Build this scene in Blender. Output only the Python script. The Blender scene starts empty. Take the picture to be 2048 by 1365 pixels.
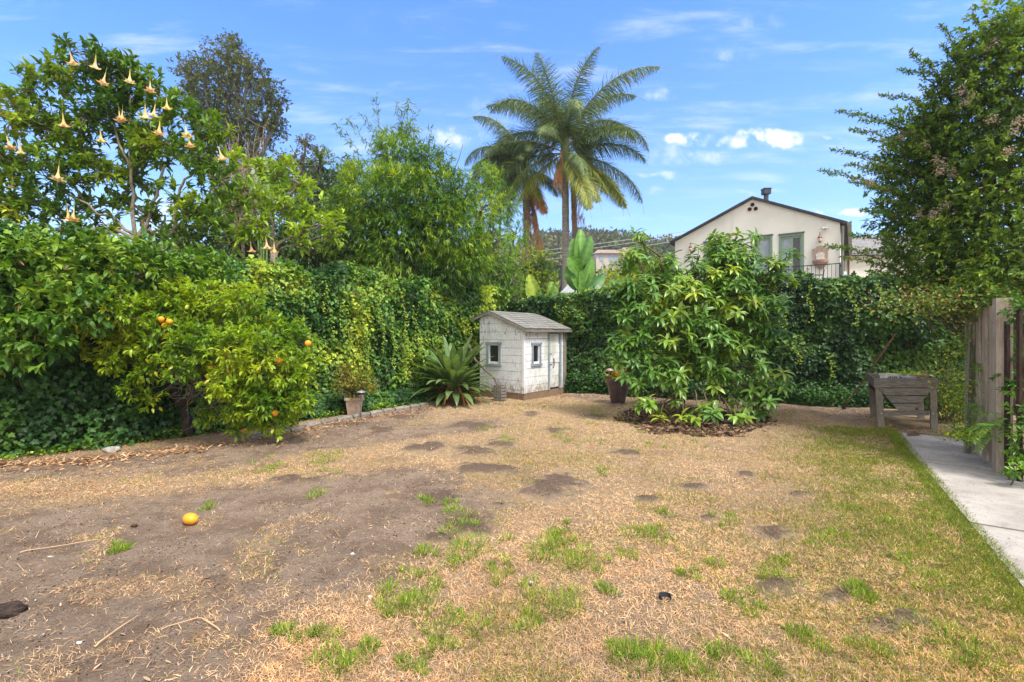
import bpy, math, random
import numpy as np
from mathutils import Vector
rng = np.random.default_rng(7)
random.seed(7)
R = math.radians
sc = bpy.context.scene

# ------------------------------------------------------------------ camera
F = 967.0; CX = 1024.0; HY = 670.0; CH = 1.6      # focal length in photo pixels, horizon row, eye height
cd = bpy.data.cameras.new("camera"); cam = bpy.data.objects.new("camera", cd)
sc.collection.objects.link(cam); sc.camera = cam
cam.location = (0, 0, CH); cam.rotation_euler = (R(90), 0, 0)
cd.sensor_width = 36; cd.lens = 36 * F / 2048; cd.shift_y = -(682.5 - HY) / 2048
cd.clip_start = .05; cd.clip_end = 3000
sc.render.resolution_x = 1024; sc.render.resolution_y = 682
sc.view_settings.view_transform = 'Standard'; sc.view_settings.look = 'None'
sc.view_settings.exposure = 1.15; sc.view_settings.gamma = 1

# ------------------------------------------------------------------ sun and sky
SUN_EL, SUN_AZ = 58, 140          # azimuth clockwise from +Y (the view direction)
sd = bpy.data.lights.new("sun", 'SUN'); so = bpy.data.objects.new("sun", sd); sc.collection.objects.link(so)
sd.energy = 2.5; sd.angle = R(15); sd.color = (1, .955, .88)
dv = Vector((math.sin(R(SUN_AZ)) * math.cos(R(SUN_EL)), math.cos(R(SUN_AZ)) * math.cos(R(SUN_EL)), math.sin(R(SUN_EL))))
so.rotation_euler = dv.to_track_quat('Z', 'Y').to_euler(); so.location = (0, 0, 30)

w = bpy.data.worlds.new("World"); sc.world = w; w.use_nodes = True
nt = w.node_tree; nt.nodes.clear()

class NT:
    def __init__(s, t): s.t = t
    def n(s, kind, **k):
        x = s.t.nodes.new(kind)
        for a, b in k.items(): setattr(x, a, b)
        return x
    def l(s, a, b): s.t.links.new(a, b)
    def put(s, sock, v):
        if isinstance(v, bpy.types.NodeSocket): s.l(v, sock)
        else: sock.default_value = v
    def m(s, op, a, b=None, c=None, clamp=False):
        x = s.n('ShaderNodeMath', operation=op, use_clamp=clamp)
        s.put(x.inputs[0], a)
        if b is not None: s.put(x.inputs[1], b)
        if c is not None: s.put(x.inputs[2], c)
        return x.outputs[0]
    def mixc(s, f, a, b, mode='MIX'):
        x = s.n('ShaderNodeMix', data_type='RGBA', blend_type=mode)
        s.put(x.inputs[0], f)
        for i, v in ((6, a), (7, b)):
            if isinstance(v, tuple) and len(v) == 3: v = v + (1,)
            s.put(x.inputs[i], v)
        return x.outputs[2]
    def noise(s, vec, scale, detail=4, rough=.55, dist=0):
        x = s.n('ShaderNodeTexNoise'); s.l(vec, x.inputs['Vector'])
        x.inputs['Scale'].default_value = scale; x.inputs['Detail'].default_value = detail
        x.inputs['Roughness'].default_value = rough; x.inputs['Distortion'].default_value = dist
        return x.outputs['Fac']
    def ramp(s, f, lo, hi, a=0., b=1.):
        x = s.n('ShaderNodeMapRange'); x.interpolation_type = 'SMOOTHSTEP'; s.put(x.inputs[0], f)
        x.inputs[1].default_value = lo; x.inputs[2].default_value = hi
        x.inputs[3].default_value = a; x.inputs[4].default_value = b
        return x.outputs[0]
    def scale(s, vec, sc3, loc=(0, 0, 0), rot=(0, 0, 0)):
        x = s.n('ShaderNodeMapping'); s.l(vec, x.inputs[0]); x.inputs['Scale'].default_value = sc3
        x.inputs['Location'].default_value = loc; x.inputs['Rotation'].default_value = rot
        return x.outputs[0]

g = NT(nt)
out = g.n('ShaderNodeOutputWorld'); bg = g.n('ShaderNodeBackground'); sky = g.n('ShaderNodeTexSky')
sky.sky_type = 'NISHITA'; sky.sun_disc = False; sky.sun_elevation = R(SUN_EL); sky.sun_rotation = R(SUN_AZ)
sky.air_density = 1.0; sky.dust_density = .6; sky.ozone_density = 2.2
tc = g.n('ShaderNodeTexCoord'); sep = g.n('ShaderNodeSeparateXYZ'); g.l(tc.outputs['Generated'], sep.inputs[0])
yy = g.m('MAXIMUM', sep.outputs[1], .05)
u = g.m('DIVIDE', sep.outputs[0], yy); v = g.m('DIVIDE', sep.outputs[2], yy)
uv = g.n('ShaderNodeCombineXYZ'); g.l(u, uv.inputs[0]); g.l(v, uv.inputs[1]); UV = uv.outputs[0]
n1 = g.noise(UV, 17, 6, .62); n2 = g.noise(g.scale(UV, (1.3, 7, 1), rot=(0, 0, R(14))), 2.2, 7, .62, .3)
n3 = g.noise(g.scale(UV, (1, 6.5, 1), rot=(0, 0, R(-9))), 3.1, 6, .6, .2)
nw = g.noise(UV, 11, 3, .6); nw2 = g.noise(g.scale(UV, (1, 1, 1), (3.3, 1.7, 0)), 16, 3, .6)
uw = g.m('ADD', u, g.m('MULTIPLY', g.m('ADD', nw, -.5), .11)); vw = g.m('ADD', v, g.m('MULTIPLY', g.m('ADD', nw2, -.5), .035))
dens = None
for (px, py, rx, ry, k) in [(1532, 280, 100, 26, 1.6), (1378, 277, 50, 17, 1.1), (1500, 262, 50, 14, 1.2), (1345, 302, 60, 30, .4),
                            (1630, 425, 32, 9, 1.5), (1705, 427, 34, 10, 1.6), (905, 275, 75, 28, .75), (985, 215, 60, 40, .35),
                            (1480, 105, 110, 24, .30), (1380, 315, 120, 24, .5), (1310, 190, 60, 18, .5),
                            (1660, 276, 22, 6, .7), (1500, 385, 90, 8, .45), (1310, 383, 40, 8, .45), (1600, 330, 100, 18, .18),
                            (765, 262, 34, 16, .4), (1340, 350, 110, 9, .4), (1480, 45, 120, 30, .3), (800, 45, 150, 50, .14), (280, 430, 190, 60, .5),
                            (700, 400, 200, 60, .3), (60, 400, 80, 50, .4)]:
    a = g.m('DIVIDE', g.m('SUBTRACT', uw, (px - CX) / F), rx / F); b = g.m('DIVIDE', g.m('SUBTRACT', vw, (HY - py) / F), ry / F)
    e = g.m('SUBTRACT', 1, g.m('ADD', g.m('MULTIPLY', a, a), g.m('MULTIPLY', b, b)))
    e = g.m('MULTIPLY', g.m('MAXIMUM', e, 0), k)
    dens = e if dens is None else g.m('MAXIMUM', dens, e)
cum = g.ramp(g.m('MULTIPLY', dens, g.m('ADD', g.m('MULTIPLY', g.m('ADD', n1, -.42), 4.2), .25)), .02, .95)
wisp = g.m('MULTIPLY', g.ramp(n2, .50, .80), .38)
lowb = g.m('MULTIPLY', g.ramp(n3, .50, .75), g.m('MULTIPLY', g.ramp(v, .22, .33), g.ramp(v, .62, .42)))
wf = g.m('MAXIMUM', wisp, g.m('MULTIPLY', lowb, .38))
front = g.ramp(sep.outputs[1], .05, .3)
fac = g.m('MULTIPLY', g.m('MAXIMUM', g.m('MULTIPLY', cum, .95), wf), front)
hs = g.n('ShaderNodeHueSaturation'); g.l(sky.outputs[0], hs.inputs['Color']); hs.inputs['Saturation'].default_value = 1.12; hs.inputs['Value'].default_value = 1
col = g.mixc(fac, hs.outputs[0], (7.2, 7.3, 7.8))
tint = g.mixc(g.ramp(v, .05, .75), (.96, 1.0, 1.12), (.68, .97, 1.48))
col = g.mixc(fac, g.mixc(1., hs.outputs[0], tint, 'MULTIPLY'), (4.6, 4.7, 5.0)); n4 = g.noise(tc.outputs['Generated'], 2.2, 5, .55)      # unseen bright cloud sheet added behind the camera and overhead for neutral fill light
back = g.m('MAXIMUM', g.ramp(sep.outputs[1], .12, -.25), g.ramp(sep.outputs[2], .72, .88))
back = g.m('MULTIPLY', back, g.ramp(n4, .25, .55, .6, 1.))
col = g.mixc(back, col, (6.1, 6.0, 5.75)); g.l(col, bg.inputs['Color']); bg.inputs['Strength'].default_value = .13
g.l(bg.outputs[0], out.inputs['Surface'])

# ------------------------------------------------------------------ helpers
def P(px, py, Y): return np.array([(px - CX) / F * Y, Y, CH - (py - HY) / F * Y])
def G(px, py):
    Y = CH * F / (py - HY); return np.array([(px - CX) / F * Y, Y, 0.])
def nrm(a): return a / np.maximum(np.linalg.norm(a, axis=-1, keepdims=True), 1e-9)
def runit(n): return nrm(rng.normal(size=(n, 3)))
def hash2(ix, iy, s=0):
    h = (ix.astype(np.int64) * 374761393 + iy.astype(np.int64) * 668265263 + s * 974634777) & 0xffffffff
    h = ((h ^ (h >> 13)) * 1274126177) & 0xffffffff
    return ((h ^ (h >> 16)) & 0xffff) / 65535.
def vn(x, y, s=0):
    x = np.asarray(x, float); y = np.asarray(y, float)
    ix = np.floor(x); iy = np.floor(y); fx = x - ix; fy = y - iy; fx = fx * fx * (3 - 2 * fx); fy = fy * fy * (3 - 2 * fy)
    a = hash2(ix, iy, s); b = hash2(ix + 1, iy, s); c = hash2(ix, iy + 1, s); d = hash2(ix + 1, iy + 1, s)
    return (a + (b - a) * fx) * (1 - fy) + (c + (d - c) * fx) * fy
def fbm(x, y, s=0, o=4):
    t = 0; a = .5; k = 0
    for i in range(o):
        t = t + a * vn(x * 2 ** i + 17.3 * i, y * 2 ** i + 9.1 * i, s + i); k += a; a *= .5
    return t / k
def sstep(x, a, b):
    t = np.clip((x - a) / (b - a), 0, 1); return t * t * (3 - 2 * t)

class MB:
    def __init__(s): s.v = []; s.f = []; s.c = []; s.n = 0
    def add(s, v, faces, c=(.5, .5, .5)):
        v = np.asarray(v, float).reshape(-1, 3); c = np.asarray(c, float)
        if c.ndim == 1: c = np.tile(c, (len(v), 1))
        s.v.append(v); s.c.append(c)
        for f in faces: s.f.append(np.asarray(f, np.int64) + s.n)
        s.n += len(v)
    def box(s, c, size, ax=None, col=(.5, .5, .5)):
        """box with centre c, size along the axes ax (3x3 rows)"""
        ax = np.eye(3) if ax is None else np.asarray(ax, float)
        sg = np.array([[x, y, z] for x in (-.5, .5) for y in (-.5, .5) for z in (-.5, .5)])
        v = np.asarray(c) + (sg * np.asarray(size)) @ ax
        s.add(v, [np.array([[0, 1, 3, 2], [4, 6, 7, 5], [0, 4, 5, 1], [2, 3, 7, 6], [0, 2, 6, 4], [1, 5, 7, 3]])], col)
    def prism(s, poly, d, col=(.5, .5, .5)):
        """extrude the 3-D polygon poly by the vector d"""
        poly = np.asarray(poly, float); n = len(poly)
        i = np.arange(n); j = (i + 1) % n
        s.add(np.vstack([poly, poly + np.asarray(d)]), [i[None, ::-1], (i + n)[None], np.stack([i, j, j + n, i + n], 1)], col)
    def tube(s, pts, rad, sides=6, col=(.5, .5, .5), cap=True):
        pts = np.asarray(pts, float); n = len(pts); rad = np.broadcast_to(np.asarray(rad, float), (n,))
        t = nrm(np.gradient(pts, axis=0)); ref = np.array([.31, .87, .12]) if abs(t[0, 2]) > .5 else np.array([.1, .2, 1.])
        a = nrm(np.cross(t, ref)); b = np.cross(t, a)
        th = np.arange(sides) * 2 * np.pi / sides
        v = pts[:, None] + rad[:, None, None] * (a[:, None] * np.cos(th)[None, :, None] + b[:, None] * np.sin(th)[None, :, None])
        i = np.arange(n - 1)[:, None]; j = np.arange(sides)[None]; j2 = (j + 1) % sides
        q = np.stack([i * sides + j, i * sides + j2, (i + 1) * sides + j2, (i + 1) * sides + j], -1).reshape(-1, 4)
        fs = [q]
        if cap: fs += [np.arange(sides)[None, ::-1], (np.arange(sides) + (n - 1) * sides)[None]]
        s.add(v.reshape(-1, 3), fs, col)
    def lathe(s, prof, seg=24, c=(0, 0, 0), col=(.5, .5, .5), wob=0):
        prof = np.asarray(prof, float); n = len(prof); th = np.arange(seg) * 2 * np.pi / seg
        r = prof[:, 0][:, None] * (1 + wob * np.sin(th * 5)[None])
        v = np.stack([r * np.cos(th), r * np.sin(th), np.broadcast_to(prof[:, 1][:, None], (n, seg))], -1) + np.asarray(c)
        i = np.arange(n - 1)[:, None]; j = np.arange(seg)[None]; j2 = (j + 1) % seg
        s.add(v.reshape(-1, 3), [np.stack([i * seg + j, i * seg + j2, (i + 1) * seg + j2, (i + 1) * seg + j], -1).reshape(-1, 4)], col)
    def leaves(s, p, d, n, L, W, T, col):
        """many copies of the leaf template T=(uvw, faces); p base, d along, n normal"""
        uvw, fl = T; K = len(p); d = nrm(d); sd = nrm(np.cross(d, n)); n = np.cross(sd, d)
        L = np.broadcast_to(L, (K,)); W = np.broadcast_to(W, (K,))
        v = p[:, None] + d[:, None] * (uvw[:, 0][None, :, None] * L[:, None, None]) + sd[:, None] * (uvw[:, 1][None, :, None] * W[:, None, None]) \
            + n[:, None] * (uvw[:, 2][None, :, None] * L[:, None, None])
        off = (np.arange(K) * len(uvw))[:, None, None]
        col = np.asarray(col); col = np.tile(col, (K, 1)) if col.ndim == 1 else col
        s.add(v.reshape(-1, 3), [(f[None] + off).reshape(-1, f.shape[1]) for f in fl], np.repeat(col, len(uvw), 0))
    def build(s, name, mat, parent=None, smooth=False):
        V = np.vstack(s.v); C = np.clip(np.vstack(s.c), 0, 1)
        if parent is not None: V = V - np.array(parent['_o'])
        me = bpy.data.meshes.new(name); me.vertices.add(len(V)); me.vertices.foreach_set('co', V.ravel())
        sizes = np.concatenate([np.full(len(f), f.shape[1]) for f in s.f]); loops = np.concatenate([f.ravel() for f in s.f])
        me.loops.add(len(loops)); me.loops.foreach_set('vertex_index', loops.astype(np.int32))
        st = np.concatenate([[0], np.cumsum(sizes)[:-1]]); me.polygons.add(len(sizes)); me.polygons.foreach_set('loop_start', st.astype(np.int32))
        me.polygons.foreach_set('use_smooth', np.full(len(sizes), smooth))
        a = me.color_attributes.new('col', 'FLOAT_COLOR', 'POINT'); a.data.foreach_set('color', np.hstack([C, np.ones((len(C), 1))]).ravel())
        me.materials.append(mat); me.update(); me.validate()
        o = bpy.data.objects.new(name, me); sc.collection.objects.link(o)
        if parent is not None: o.parent = parent
        return o

ROOTS = []
def thing(name, label, cat, loc, group=None):
    o = bpy.data.objects.new(name, None); sc.collection.objects.link(o); o.empty_display_size = .1
    o.location = tuple(float(x) for x in loc); o['_o'] = [float(x) for x in loc]; ROOTS.append(o)
    o['label'] = label; o['category'] = cat
    if group: o['group'] = group
    return o
def tag(o, label=None, cat=None, group=None, kind=None):
    if label: o['label'] = label
    if cat: o['category'] = cat
    if group: o['group'] = group
    if kind: o['kind'] = kind
    return o
def sub(parent):                     # lets a mesh part parent its own pieces (its origin sits at its thing's origin)
    parent['_o'] = parent.parent['_o'] if parent.parent else [0., 0., 0.]
    ROOTS.append(parent); return parent

# leaf templates (u along, v across, w normal)
def T(v, *f): return (np.array(v, float), [np.array(x) for x in f])
LEAF = T([(0, 0, 0), (.3, -.46, .07), (.35, 0, 0), (.3, .46, .07), (.68, -.36, .02), (.7, 0, -.06), (.68, .36, .02), (1, 0, -.2)],
         [[0, 2, 1], [0, 3, 2], [4, 5, 7], [5, 6, 7]], [[1, 2, 5, 4], [2, 3, 6, 5]])
SMALL = T([(0, 0, 0), (.5, -.5, .08), (.5, .5, .08), (1, 0, -.12), (.5, 0, -.02)], [[0, 4, 1], [0, 2, 4], [1, 4, 3], [4, 2, 3]])
BLADE = T([(0, -.5, 0), (0, .5, 0), (.5, -.4, .08), (.5, .4, .08), (1, 0, -.02)], [[0, 1, 3, 2]], [[2, 3, 4]])
BAMB = T([(0, 0, 0), (.3, -.5, .03), (.3, .5, .03), (1, 0, -.18)], [[0, 2, 1], [1, 2, 3]])
_iv = [(0, 0), (.02, -.22), (-.05, -.42), (.28, -.36), (.42, -.56), (.52, -.24), (.72, -.2), (1, 0), (.72, .2), (.52, .24), (.42, .56), (.28, .36), (-.05, .42), (.02, .22)]
IVY = T([(.35, 0, -.06)] + [(a, b, .05 * abs(b) - .10 * a * a) for a, b in _iv], [[0, i, i % 14 + 1] for i in range(1, 15)])
CURL = T([(0, 0, 0), (.25, -.4, .16), (.3, 0, .02), (.3, .4, .1), (.7, -.35, .22), (.72, 0, .1), (.66, .35, .2), (1, .1, .28)],
         [[0, 2, 1], [0, 3, 2], [4, 5, 7], [5, 6, 7]], [[1, 2, 5, 4], [2, 3, 6, 5]])

def pick(pal, K, jit=.18, w=None):
    """random palette colour with brightness jitter per leaf"""
    pal = np.array(pal, float); i = rng.choice(len(pal), K, p=None if w is None else np.array(w) / sum(w))
    return pal[i] * (1 + rng.uniform(-jit, jit, (K, 1)))

# ------------------------------------------------------------------ materials
def newmat(name):
    m = bpy.data.materials.new(name); m.use_nodes = True; t = m.node_tree; t.nodes.clear(); return m, NT(t)
def bsdf(g, base, rough=.6, spec=.3, normal=None, metal=0):
    b = g.n('ShaderNodeBsdfPrincipled'); g.put(b.inputs['Base Color'], base if isinstance(base, bpy.types.NodeSocket) else tuple(base) + (1,))
    g.put(b.inputs['Roughness'], rough); b.inputs['Specular IOR Level'].default_value = spec; b.inputs['Metallic'].default_value = metal
    if normal is not None: g.l(normal, b.inputs['Normal'])
    return b.outputs[0]
def fin(m, g, sh):
    o = g.n('ShaderNodeOutputMaterial'); g.l(sh, o.inputs['Surface']); return m
def attr(g): return g.n('ShaderNodeVertexColor', layer_name='col').outputs[0]
def obj_co(g): return g.n('ShaderNodeTexCoord').outputs['Object']
def bump(g, h, strength=.4, dist=.01):
    b = g.n('ShaderNodeBump'); b.inputs['Strength'].default_value = strength; b.inputs['Distance'].default_value = dist; g.l(h, b.inputs['Height']); return b.outputs[0]

def leafmat(name, rough=.42, transl=.32, spec=.4, tint=(1.25, 1.15, .45), gain=1.55):
    m, g = newmat(name); c = g.mixc(1., attr(g), (gain * 1.12, gain * .97, gain * (.72 if name != 'dry_blade' else .95)), 'MULTIPLY'); co = obj_co(g)
    c2 = g.mixc(g.ramp(g.noise(co, 9, 3), .3, .7), g.mixc(1., c, (.78, .80, .80), 'MULTIPLY'), g.mixc(1., c, (1.15, 1.12, 1.0), 'MULTIPLY'))
    t = g.n('ShaderNodeBsdfTranslucent'); g.l(g.mixc(1., c2, tint, 'MULTIPLY'), t.inputs[0])
    mx = g.n('ShaderNodeMixShader'); mx.inputs[0].default_value = transl
    g.l(bsdf(g, c2, rough, spec), mx.inputs[1]); g.l(t.outputs[0], mx.inputs[2])
    return fin(m, g, mx.outputs[0])
def plain(name, rough=.7, spec=.25, nscale=8, amt=.2, bmp=0, metal=0, stretch=(1, 1, 1)):
    """colour from the mesh attribute, broken up by noise"""
    m, g = newmat(name); c = attr(g); co = g.scale(obj_co(g), stretch); n = g.noise(co, nscale, 6, .65)
    lo = 1 - amt * 1.6; hi = 1 + amt
    f = g.ramp(n, .3, .7); c2 = g.mixc(f, g.mixc(1., c, (lo,) * 3, 'MULTIPLY'), g.mixc(1., c, (hi,) * 3, 'MULTIPLY'))
    nn = bump(g, n, bmp, .02) if bmp else None
    return fin(m, g, bsdf(g, c2, rough, spec, nn, metal))
def woodmat(name, a, b, dark, stretch, nscale=6):
    m, g = newmat(name); co = g.scale(obj_co(g), stretch)
    n = g.noise(co, nscale, 8, .7, .4); n2 = g.noise(obj_co(g), 2.3, 4, .6); n3 = g.noise(co, nscale * 3.5, 4, .7)
    c = g.mixc(g.ramp(n, .32, .68), a, b); c = g.mixc(g.m('MULTIPLY', g.ramp(n3, .56, .72), .8), c, dark)
    c = g.mixc(g.m('MULTIPLY', g.ramp(n2, .4, .75), .35), c, dark)
    return fin(m, g, bsdf(g, c, .85, .15, bump(g, n3, .6, .01)))

M = {}; HAZE = .0007
M['leaf'] = leafmat('leaf'); M['glossleaf'] = leafmat('glossy_leaf', .33, .33, .5); M['citrus'] = leafmat('citrus_leaf', .36, .42, .45)
M['dullleaf'] = leafmat('dull_leaf', .5, .3, .35, (1.1, 1.05, .7)); M['farleaf'] = leafmat('far_leaf', .7, .2, .15, (1.1, 1.1, .6))
M['grass'] = leafmat('grass_blade', .6, .3, .2, (1.1, 1.05, .6), 1.15); M['straw'] = leafmat('dry_blade', .8, .2, .08, (1., 1., .95), .98)
M['bark'] = plain('bark', .85, .15, 14, .3, .6, stretch=(3, 3, 1)); M['palmbark'] = plain('palm_bark', .9, .1, 6, .22, .7, stretch=(.6, .6, 5))
M['stone'] = plain('stone', .85, .2, 18, .25, .5); M['plain'] = plain('painted', .6, .3, 20, .08); M['metal'] = plain('metal', .45, .4, 20, .2, 0, .3)
M['clay'] = plain('clay', .75, .25, 12, .15, .2); M['flower'] = leafmat('petal', .6, .4, .2, (1.0, 1., .9), 1.0); M['fruit'] = plain('orange_peel', .45, .4, 30, .08, .25)
M['greywood_x'] = woodmat('weathered_wood_lengthwise', (.30, .27, .235), (.14, .125, .11), (.03, .027, .025), (1.6, 14, 14), 4)
M['greywood_z'] = woodmat('weathered_wood_upright', (.32, .28, .24), (.16, .14, .12), (.035, .03, .027), (12, 12, 1.2))
M['fencewood'] = woodmat('fence_wood', (.50, .42, .34), (.34, .265, .205), (.10, .07, .055), (16, 16, 1.0), 5)
M['redpole'] = plain('rusty_pole', .6, .3, 25, .3, .3)

def m_ground():
    m, g = newmat('yard_ground'); a = g.n('ShaderNodeVertexColor', layer_name='col'); s = g.n('ShaderNodeSeparateColor'); g.l(a.outputs[0], s.inputs[0])
    co = obj_co(g); nA = g.noise(co, 1.4, 6, .6); nB = g.noise(co, 9, 8, .7); nC = g.noise(co, 60, 6, .75); nD = g.noise(co, 170, 3, .7)
    dirt = g.mixc(g.ramp(nA, .34, .66), (.25, .172, .118), (.38, .28, .20))
    dirt = g.mixc(g.m('MULTIPLY', g.ramp(nB, .40, .62), .6), dirt, (.40, .305, .235)); dirt = g.mixc(g.m('MULTIPLY', g.ramp(nC, .5, .68), .75), dirt, (.085, .058, .043))
    dirt = g.mixc(g.m('MULTIPLY', g.ramp(nD, .58, .68), .6), dirt, (.45, .36, .27)); dirt = g.mixc(g.m('MULTIPLY', g.ramp(nD, .42, .34), .6), dirt, (.07, .048, .036)); vo = g.n('ShaderNodeTexVoronoi'); g.l(co, vo.inputs['Vector']); vo.inputs['Scale'].default_value = 26; dirt = g.mixc(g.m('MULTIPLY', g.ramp(g.noise(co, 3.1, 5, .6), .48, .6), .45), dirt, (.17, .115, .082))
    mound = g.mixc(g.ramp(nC, .35, .65), (.23, .162, .12), (.13, .092, .07))
    dirt = g.mixc(g.ramp(g.m('ADD', s.outputs[2], g.m('MULTIPLY', g.m('ADD', nB, -.5), .8)), .2, .8), dirt, mound)
    st = g.mixc(g.ramp(nB, .35, .65), (.50, .375, .235), (.34, .24, .145)); st = g.mixc(g.m('MULTIPLY', g.ramp(nC, .52, .7), .7), st, (.15, .10, .062))
    st = g.mixc(g.m('MULTIPLY', g.ramp(nD, .56, .68), .7), st, (.72, .52, .30))
    gr = g.mixc(g.ramp(nC, .4, .6), (.13, .17, .03), (.30, .24, .10))
    f = g.ramp(g.m('ADD', s.outputs[0], g.m('MULTIPLY', g.m('ADD', g.m('ADD', nB, g.m('MULTIPLY', nC, 1.)), -1.0), 1.9)), .22, .78)
    st = g.mixc(g.m('MULTIPLY', g.ramp(nA, .5, .68), .6), st, (.20, .145, .11)); c = g.mixc(f, dirt, st); c = g.mixc(g.m('MULTIPLY', g.ramp(g.m('ADD', s.outputs[1], g.m('MULTIPLY', g.m('ADD', nC, -.5), .9)), .4, .8), .75), c, gr)
    h = g.m('ADD', g.m('MULTIPLY', nB, .7), g.m('ADD', g.m('MULTIPLY', nC, .7), g.m('MULTIPLY', nD, .25)))
    return fin(m, g, bsdf(g, c, .95, .08, bump(g, h, 1., .05)))
def m_concrete():
    m, g = newmat('path_concrete'); co = obj_co(g); nA = g.noise(co, 1.6, 6, .6); nB = g.noise(co, 30, 6, .7); nC = g.noise(co, 9, 4, .65)
    c = g.mixc(g.ramp(nA, .33, .68), (.41, .375, .34), (.29, .26, .23)); c = g.mixc(g.m('MULTIPLY', g.ramp(nB, .55, .75), .5), c, (.16, .135, .115))
    c = g.mixc(g.m('MULTIPLY', g.ramp(nC, .52, .72), .6), c, (.24, .19, .145)); c = g.mixc(g.m('MULTIPLY', g.ramp(g.noise(co, 75, 3, .7), .62, .7), .7), c, (.12, .09, .07))
    return fin(m, g, bsdf(g, c, .9, .15, bump(g, nB, .35, .006)))
def m_paint():
    m, g = newmat('peeling_white_paint'); co = obj_co(g); s = g.n('ShaderNodeSeparateXYZ'); g.l(co, s.inputs[0])
    nA = g.noise(co, 3.5, 7, .65); nB = g.noise(g.scale(co, (14, 14, 4)), 1.6, 8, .75, .8); nC = g.noise(co, 30, 6, .75); z = s.outputs[2]
    c = g.mixc(g.ramp(nC, .3, .7), (.80, .81, .83), (.62, .63, .64))
    c = g.mixc(g.m('MULTIPLY', g.ramp(g.m('ADD', g.noise(co, 1.2, 3), g.m('MULTIPLY', nA, .6)), .78, .98), .6), c, (.38, .41, .27))
    low = g.ramp(z, .70, .12); c = g.mixc(g.m('MULTIPLY', g.ramp(g.m('ADD', nB, g.m('MULTIPLY', low, .17)), .57, .72), .8), c, (.25, .185, .12))
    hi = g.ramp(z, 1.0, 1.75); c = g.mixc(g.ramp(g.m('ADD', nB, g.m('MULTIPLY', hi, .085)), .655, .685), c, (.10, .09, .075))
    c = g.mixc(g.m('MULTIPLY', g.ramp(g.noise(g.scale(co, (1, 1, .25)), 28, 5, .7), .58, .68), .6), c, (.20, .18, .15))
    return fin(m, g, bsdf(g, c, .7, .25, bump(g, nB, .4, .01)))
def m_bluetrim():
    m, g = newmat('faded_blue_trim'); co = obj_co(g); n = g.noise(co, 18, 7, .75); n2 = g.noise(co, 4, 4)
    c = g.mixc(g.ramp(n2, .35, .65), (.17, .235, .29), (.27, .315, .34)); c = g.mixc(g.ramp(n, .56, .66), c, (.30, .22, .14))
    return fin(m, g, bsdf(g, c, .75, .2, bump(g, n, .4, .005)))
def m_shingle():
    m, g = newmat('wood_shingle'); co = obj_co(g); n = g.noise(co, 7, 6, .7); n2 = g.noise(g.scale(co, (30, 30, 6)), 2, 4, .7)
    c = g.mixc(g.ramp(n, .3, .7), attr(g), (.19, .183, .17)); c = g.mixc(g.m('MULTIPLY', g.ramp(n2, .55, .7), .6), c, (.07, .06, .05))
    return fin(m, g, bsdf(g, c, .9, .1, bump(g, n2, .5, .01)))
def m_stucco():
    m, g = newmat('cream_stucco'); co = obj_co(g); n = g.noise(co, .7, 5, .6); n2 = g.noise(co, 45, 4, .7); n3 = g.noise(g.scale(co, (3, 3, .6)), 1.2, 5)
    c = g.mixc(g.ramp(n, .3, .7), (.68, .672, .625), (.60, .592, .55)); c = g.mixc(g.m('MULTIPLY', g.ramp(n3, .5, .75), .3), c, (.43, .41, .36))
    return fin(m, g, bsdf(g, c, .92, .1, bump(g, n2, .35, .01)))
def m_glass(name, col, rough=.06):
    m, g = newmat(name); n = g.noise(obj_co(g), 1.5, 3); c = g.mixc(g.ramp(n, .35, .65), tuple(x * .7 for x in col), col)
    return fin(m, g, bsdf(g, c, rough, .6))
def m_hill():
    m, g = newmat('hillside'); co = obj_co(g); n = g.noise(co, .06, 6, .6); n2 = g.noise(co, .6, 5, .7)
    c = g.mixc(g.ramp(n, .4, .6), (.045, .065, .025), (.13, .12, .06)); c = g.mixc(g.ramp(n2, .45, .7), c, (.03, .04, .018))
    return fin(m, g, bsdf(g, c, .95, .05))
M['ground'] = m_ground(); M['concrete'] = m_concrete(); M['paint'] = m_paint(); M['trim'] = m_bluetrim(); M['shingle'] = m_shingle()
M['stucco'] = m_stucco(); M['glass'] = m_glass('dark_glass', (.03, .03, .035)); M['skyglass'] = m_glass('blind_behind_glass', (.30, .36, .42), .15); M['hill'] = m_hill()
M['soil'] = plain('bed_soil', .95, .05, 25, .35, .8)

# ------------------------------------------------------------------ ground masks
def inpoly(x, y, poly):
    r = np.zeros(x.shape, bool); n = len(poly)
    for i in range(n):
        x1, y1 = poly[i]; x2, y2 = poly[(i + 1) % n]
        if y1 == y2: continue
        c = ((y1 > y) != (y2 > y)) & (x < (x2 - x1) * (y - y1) / (y2 - y1) + x1); r ^= c
    return r
def gpoly(l): return [tuple(G(a, b)[:2]) for a, b in l]
DIRT = [gpoly([(-900, 1018), (0, 1015), (250, 1008), (420, 968), (560, 958), (640, 950), (830, 925), (905, 950), (980, 1010), (1010, 1040), (900, 1062), (835, 1085), (880, 1130), (790, 1165), (720, 1170),
               (600, 1180), (530, 1235), (520, 1290), (460, 1420), (300, 1900), (-1200, 1900), (-1600, 1365)]),
        gpoly([(-900, 925), (0, 925), (560, 878), (760, 828), (840, 812), (880, 815), (800, 850), (1000, 838), (990, 856), (620, 905), (420, 935), (0, 962), (-900, 970)]),
        gpoly([(980, 793), (1200, 783), (1600, 803), (1760, 812), (1790, 862), (1740, 862), (1600, 822), (1400, 812), (1180, 802), (1130, 792)])]
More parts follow.
